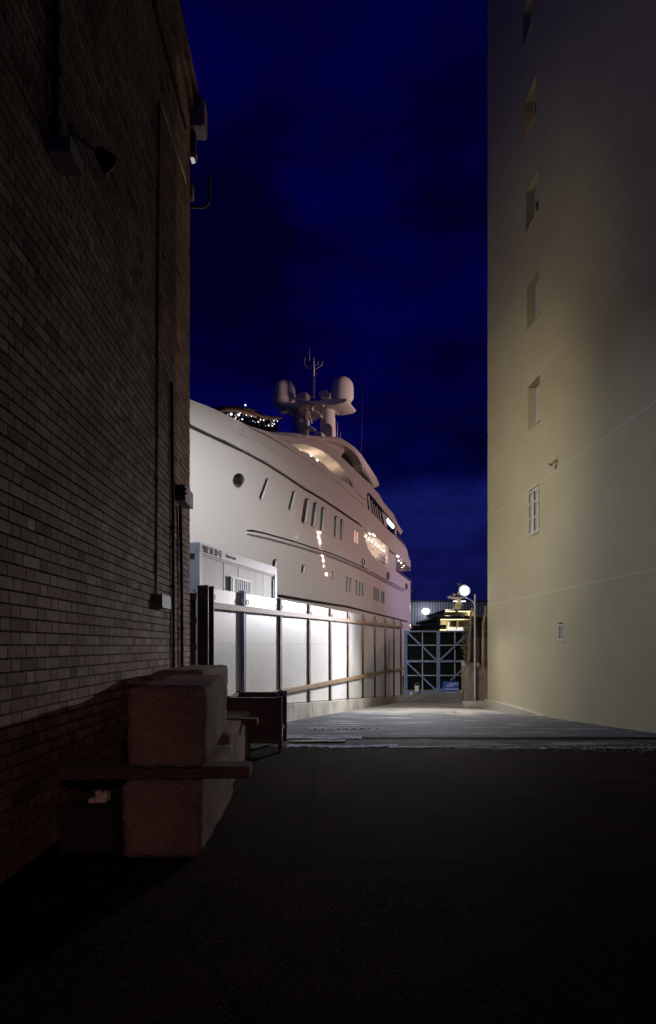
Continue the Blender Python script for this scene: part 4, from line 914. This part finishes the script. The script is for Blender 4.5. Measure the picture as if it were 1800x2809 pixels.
# ================================================================== GATE AND PIER (far end)
GY = 24.4
def g_(px, py, d=0): return at(px, py, GY + d)
ga = thing('yard_gate', 'double steel lattice gate backed with dark netting at the far end', 'gate', g_(1112, 1905))
o0 = g_(1112, 1905)
def bar(name, a, c, r, m=M['galv_blue'], d=0):
    p, q = g_(*a, d) - o0, g_(*c, d) - o0; ax = (q - p); Ln = ax.length; ax.normalize(); n = Vector((0, 1, 0)); sd = ax.cross(n).normalized()
    return MB().obox((p + q) / 2, ax * Ln / 2, n * r * .6, sd * r * .66).build(name, m, ga)
for x, r in ((1110.5, .045), (1115.5, .045), (1200, .05), (1205, .05), (1284, .05)): bar('gate_post', (x, 1729), (x, 1904), r)
for y, r in ((1732, .05), (1814, .075), (1898, .05)): bar('gate_rail', (1117, y), (1284, y), r, d=.02)
for y, r in ((1770, .03), (1853, .03)): bar('thin_rail', (1117, y), (1284, y), r, M['galv'], .05)
for x in (1159, 1248): bar('thin_stile', (x, 1733), (x, 1897), .03, M['galv'], .08)
for a, c in (((1117, 1734), (1199, 1812)), ((1288, 1734), (1206, 1812)), ((1117, 1818), (1199, 1896)), ((1288, 1818), (1206, 1896))): bar('brace', a, c, .05, d=-.06)
p, q = g_(1112, 1734) - o0, g_(1290, 1893) - o0
MB().box((p.x, .14, q.z), (q.x, .16, p.z)).build('netting', M['netting'], ga)
# bucket, bin and odds at the foot of the gate
p = g_(1144, 1897, -.25); t = thing('bucket', 'white plastic bucket with wire handle standing by the gate', 'bucket', p)
MB().lathe((0, 0, 0), [(.085, 0), (.09, .005), (.11, .24), (.115, .25)], 18).build('pail', M['bucket'], t, smooth=True)
MB().tube([(.11 * math.cos(a), 0, .24 + .13 * math.sin(a)) for a in [k * math.pi / 10 for k in range(11)]], .007, 6).build('handle', M['galv'], t, smooth=True)
p = g_(1236, 1903, -.3); t = thing('blue_bin', 'blue printed plastic box standing on a low trolley before the gate', 'bin', p)
MB().box((-.32, -.15, .1), (.34, .15, .55)).build('tub', M['blue_plastic'], t, bevel=.02)
for z, x0, x1 in ((.19, -.30, .32), (.33, -.22, .1), (.42, -.1, .3)): MB().box((x0, -.158, z), (x1, -.151, z + .045)).build('print_band', M['pale_blue'], t)
MB().box((-.34, -.17, .55), (.36, .17, .575)).build('rim', M['netting'], t, bevel=.008)
MB().box((-.30, -.16, .06), (.34, .16, .098)).build('trolley', M['galv'], t)
for x in (-.24, .28): MB().lathe((x, -.12, .03), [(.03, -.015), (.03, .015)], 12, (0, 1, 0)).build('wheel', M['dark_body'], t)
p = g_(1268, 1900, -.2); tag(MB().box((p.x - .28, p.y, p.z), (p.x + .3, p.y + .2, p.z + .07)).build('foam_slab', M['bucket'], bevel=.01), 'pale slab lying at foot of the gate right of blue box', 'slab')
p = g_(1128, 1907, -.2); tag(MB().lathe(p, [(.03, 0), (.04, .02), (.04, .1), (.02, .12)], 12).build('small_can', M['bucket'], smooth=True), 'tiny pale can on the ground left of the bucket', 'can')

# pier with old sheet fence above it
PY = 19.3
def q_(px, py, d=0): return at(px, py, PY + d)
a, c = q_(1276, 1818), q_(1337, 1932)
t = thing('gate_pier', 'weathered concrete gate pier standing next to the cream building corner', 'pier', ((a.x + c.x) / 2, PY, c.z)); hw = (c.x - a.x) / 2; h = a.z - c.z
MB().box((-hw, 0, 0), (-.0, .55, h)).build('pier_face', M['pier'], t, bevel=.02)
MB().box((.004, .04, 0), (hw, .5, h * .93)).build('infill_wall', M['pier'], t, bevel=.01)
a, c = q_(1288, 1690, .25), q_(1338, 1822, .25)
t = thing('sheet_fence', 'rusty brown sheet and mesh fence above the gate pier', 'fence', (a.x, PY + .25, c.z)); wd, h = c.x - a.x, a.z - c.z
MB().box((0, .02, 0), (wd, .04, h * .55)).build('lower_sheet', M['rusty_mesh'], t)
b = MB()
for k in range(26): x = lerp(-h, wd, k / 25); lo = max(0, -x); hi = min(h, wd - x); b.tube([(x + lo, 0, lo), (x + hi, 0, hi)], .006, 4, False) if hi > lo else None
for k in range(26): x = lerp(0, wd + h, k / 25); lo = max(0, x - wd); hi = min(h, x); b.tube([(x - lo, .012, lo), (x - hi, .012, hi)], .006, 4, False) if hi > lo else None
b.build('wire_mesh', M['rusty_mesh'], t)
MB().box((-.02, .05, h * .55), (wd, .06, h)).build('dark_sheet', M['netting'], t)
MB().tube([(-.1, 0, h), (wd, 0, h)], .02, 6).build('top_wire', M['steel_rail'], t)
# leaning post with ivy
P = [q_(x, y, -.05) for x, y in ((1296, 1668), (1292, 1690), (1289, 1740), (1287, 1790), (1285, 1818))]
t = thing('ivy_post', 'rusty leaning post wrapped in ivy and dry leaves on top of the pier', 'post', P[-1])
MB().tube([p - P[-1] for p in P], .045, 8).build('stake', M['steel_rail'], t, smooth=True)
MB().tube([q_(1248, 1672, .1) - P[-1], q_(1272, 1696, .1) - P[-1]], .035, 6).build('stay', M['dark_body'], t); MB().tube([q_(1293, 1706, .1) - P[-1], q_(1303, 1716, .1) - P[-1]], .03, 6).build('short_stay', M['steel_rail'], t)
random.seed(5)
for nm, m, n, spread in (('ivy', M['ivy'], 420, 1.0), ('dry_leaves', M['ivy_dry'], 150, .8)):
    b = MB()
    for _ in range(n):
        y = random.uniform(1696, 1815) if nm == 'ivy' else random.uniform(1745, 1820); wv = {0: 9, 1: 13, 2: 14, 3: 8}[min(3, int((y - 1690) / 32))]
        x = 1277 + (2 if y < 1740 else -1) + random.gauss(0, wv * .42) * spread; c1 = q_(x, y, -.08 + random.uniform(-.12, .2)) - P[-1]
        d1 = Vector((random.uniform(-1, 1), random.uniform(-1, 1), random.uniform(-1, .6))).normalized() * random.uniform(.02, .045); d2 = d1.cross(Vector((random.uniform(-1, 1), random.uniform(-1, 1), random.uniform(-1, 1)))).normalized() * d1.length * .55
        b.add([c1 - d1, c1 + d2, c1 + d1, c1 - d2], [(0, 1, 2, 3)])
    b.build(nm, m, t)
for x0, y0, x1, y1, lb in ((1266, 1812, 1277, 1828, 'small pale blank plate on left edge of gate pier'), (1306, 1818, 1315, 1828, 'small pale square plate on pier right of lamp pole')):
    a, c = q_(x0, y0, -.03), q_(x1, y1, -.03)
    tag(MB().box((a.x, PY - .035, c.z), (c.x, PY - .015, a.z)).build('sign_plate', M['whitewash'], bevel=.003), lb, 'plate')
b = MB(); a, c = q_(1315, 1829, -.02), q_(1337, 1827, -.02); b.tube([a, (a + c) / 2 - Vector((0, 0, .01)), c], .008, 5); tag(b.build('thin_cable', M['pipe_black']), 'thin dark cable strung from small square plate to cream wall', 'cable')
a, c = q_(1273, 1926, -.35), q_(1335, 1941, -.35)
b = MB(); b.box((a.x, a.y - .12, c.z - .02), (c.x, a.y + .33, a.z + .02)); tag(b.build('kerb_stone', M['whitewash'], bevel=.045, seg=3), 'rounded whitewashed kerb stone at foot of the gate pier', 'kerb')
# street lamp
LY = 19.15
t = thing('street_lamp', 'lit street lamp on slim grey pole in front of the gate pier', 'street lamp', at(1303, 1928, LY))
o1 = at(1303, 1928, LY)
def s_(px, py, d=0): return at(px, py, LY + d) - o1
MB().tube([s_(1303, 1928), s_(1303, 1820), s_(1303, 1640), s_(1303, 1630)], [.04, .036, .034, .03], 12).build('pole', M['galv'], t, smooth=True)
MB().tube([v for v in catmull([s_(1302, 1662), s_(1296, 1650), s_(1287, 1644), s_(1280, 1641)], 5)], .016, 8).build('arm', M['galv'], t, smooth=True)
dirv = Vector((-.5, -.85, -.3)).normalized()
hd = s_(1275, 1620, -.02)
MB().lathe(hd, [(.08, -.2), (.15, -.10), (.195, .0), (.205, .02)], 24, dirv).build('lamp_head', M['galv'], t, smooth=True)
MB().lathe(hd + dirv * .022, [(.135, 0), (.12, .03), (.08, .055), (.02, .065)], 24, dirv).build('lamp_glass', M['lamp_white'], t, smooth=True)
MB().tube([hd + Vector((.05, .05, -.22)), s_(1280, 1641)], .014, 6).build('stem', M['galv'], t)

# ================================================================== FAR YARD
SY = 88.
x0, x1 = at(700, 1652, SY).x, at(1520, 1652, SY).x; zt = at(1200, 1652, SY).z
t = thing('storage_shed', 'long corrugated metal shed closing the far side of the yard', 'shed', (x0, SY, -1.2))
b = MB(); n = 220
pts = [(lerp(0, x1 - x0, k / n), (.12 if k % 2 else 0)) for k in range(n + 1)]
for (xa, ya_), (xb, yb_) in zip(pts, pts[1:]): b.add([(xa, ya_, 0), (xb, yb_, 0), (xb, yb_, zt + 1.2), (xa, ya_, zt + 1.2)], [(0, 1, 2, 3)])
b.build('corrugated_wall', M['shed'], t)
MB().box((-.3, -.15, zt + 1.2), (x1 - x0 + .3, 20, zt + 1.45)).build('roof_edge', M['shed_roof'], t)
MB().box((0, .3, 0), (x1 - x0, 20, zt + 1.15)).build('shed_body', M['shed_roof'], t)
t = thing('shed_floodlight', 'bright white floodlight mounted on front of the far corrugated shed', 'floodlight', at(1168, 1677, SY - .8))
MB().lathe((0, 0, 0), [(.3, .35), (.5, .1), (.55, 0)], 20, (0, 1, 0)).build('housing', M['dark_body'], t, smooth=True)
MB().ball((0, -.1, 0), .62, 18, 12, .8).build('lamp_glass', mat('lit_shed_lamp', (1, 1, 1), .4, emis=(.9, .96, 1), estr=3.5), t, smooth=True)
MB().tube([(0, .3, 0), (0, .9, .1)], .08, 6).build('bracket', M['dark_body'], t)
lamp('shed_floodlight_beam', 'POINT', at(1168, 1677, SY - 4.5), 230, COOL, None, .4)
for x, w2, h2, lb in ((1167, .55, .9, 'dark crate stack silhouetted against the shed just left above gate'),):
    p = at(x, 1731, 60); a = MB(); a.box((p.x - 1.9, 60, -1.2), (p.x + 1.6, 62, p.z + .35)); a.box((p.x + 1.0, 60.2, p.z + .36), (p.x + 1.4, 60.6, p.z + 1.6)); a.box((p.x - 1.5, 60.2, p.z + .36), (p.x + .9, 61.6, p.z + .62))
    tag(a.build('crate_stack', M['dark_body']), lb, 'crates')
# second yacht seen from astern
BY = 66.
b2 = thing('moored_yacht', 'distant yacht seen from astern with yellow lit decks behind street lamp', 'yacht', at(1256, 1772, BY)); o2 = at(1256, 1772, BY)
def k_(px, py, d=0): return at(px, py, BY + d) - o2
def kbox(name, xa, ya_, xb, yb_, d, dep, m, bev=.05):
    a, c = k_(xa, ya_, d), k_(xb, yb_, d); return MB().box((a.x, a.y, c.z), (c.x, a.y + dep, a.z)).build(name, m, b2, bevel=bev)
kbox('hull', 1204, 1731, 1302, 1850, .3, 26, M['b2_dark']); kbox('aft_bulwark', 1205, 1714, 1224, 1730, .1, 3, M['b2_dark'])
kbox('main_cabin', 1209, 1701, 1300, 1730, 3, 16, M['b2'])
for xa, xb in ((1231, 1236), (1237, 1252), (1258, 1274)): kbox('saloon_door', xa, 1704, xb, 1718, 2.9, .08, M['hatchdark'] if xa != 1258 else M['brown_trim'], 0)
for x in (1232.5, 1254): kbox('deck_pillar', x, 1702, x + 2.6, 1721, 1.2, .15, M['b2'], 0)
kbox('upper_deck', 1206, 1689, 1303, 1698, .2, 18, M['b2_dark'], .1)
kbox('upper_cabin', 1219, 1677, 1300, 1689, 3.5, 12, M['b2']); kbox('upper_screen', 1223, 1681, 1284, 1691, 3.2, .2, M['b2_dark'], .1)
kbox('top_roof', 1220, 1671, 1300, 1676, 2, 13, M['b2_dark'], .15)
def strip(name, xa, xb, y, d, n, r, m):
    for k in range(n): p = k_(lerp(xa, xb, (k + .5) / n), y, d); wv = (k_(1, 0).x - k_(0, 0).x) * (xb - xa) / n * .34; MB().obox(p, (wv, 0, 0), (0, .06, 0), (0, 0, r)).build(name, m, b2)
strip('deck_light', 1208, 1300, 1699.5, .5, 22, .045, M['lamp_yellow']); strip('deck_light', 1222, 1298, 1677, 2.2, 14, .045, M['lamp_yellow'])
strip('transom_light', 1206, 1226, 1728, -.05, 5, .05, M['lamp_yellow']); strip('transom_light', 1228, 1272, 1728, -.05, 11, .04, M['glow_dot']); 
random.seed(9)
for k in range(13):                          # bright railing with lettering too small to read
    if k == 7: continue
    p = k_(1229 + k * 3.35, 1723.2 + random.uniform(-.5, .5), -.05); MB().obox(p, (.055, 0, random.uniform(-.02, .02)), (0, .02, 0), (0, 0, .055)).build('name_letter', M['glow_dot'], b2)
kbox('mast_base', 1248, 1661, 1268, 1673, 5, 2, M['b2'], .2); kbox('mast_step', 1246, 1658, 1271, 1661.5, 4.6, 2.6, M['b2'], .1)
a = [k_(x, y, 5) for x, y in ((1253, 1658), (1255.5, 1640), (1264.5, 1640), (1267, 1658))]; MB().prism(a, (0, 1.2, 0)).build('mast', M['b2'], b2, bevel=.06)
a = [k_(x, y, 4.5) for x, y in ((1235, 1634), (1240, 1640), (1252, 1642), (1268, 1642), (1278, 1639), (1276, 1637), (1246, 1638))]; MB().prism(a, (0, 1.8, 0)).build('cross_platform', M['b2'], b2)
for x, y, r in ((1246, 1632, .28), (1259, 1628, .22)): MB().ball(k_(x, y, 5), r, 14, 10).build('radome', M['b2'], b2, smooth=True)
b = MB(); b.tube([k_(1260, 1640, 5), k_(1259.5, 1598, 5)], .05, 6); b.tube([k_(1253, 1602, 5), k_(1266, 1602, 5)], .035, 5)
for x in (1254, 1264): b.tube([k_(x, 1640, 5), k_(x + 1, 1622, 5)], .04, 5)
b.build('top_mast', M['b2'], b2)
for xa, xb in ((1245, 1254), (1267, 1278)): kbox('yardarm', xa, 1648, xb, 1650.5, 4.8, .3, M['glow_dot'], 0)
p = at(1255, 1640, BY + 1); lamp('far_deck_lamp', 'POINT', (p.x - 1, BY + 1.5, p.z - 1.2), 260, CREAM, None, .2)
p = at(1225, 1712, BY + 1.6); lamp('far_deck_lamp', 'POINT', p, 70, (1, .88, .45), None, .1)
p = at(1290, 1684, BY + 2.6); lamp('far_deck_lamp', 'POINT', p, 50, (1, .88, .45), None, .1)
lamp('yard_lamp_beam', 'SPOT', (15, 33, 9), 1300, (.72, .95, .88), (5.5, 27.5, -1.2), .2, 80, 1)
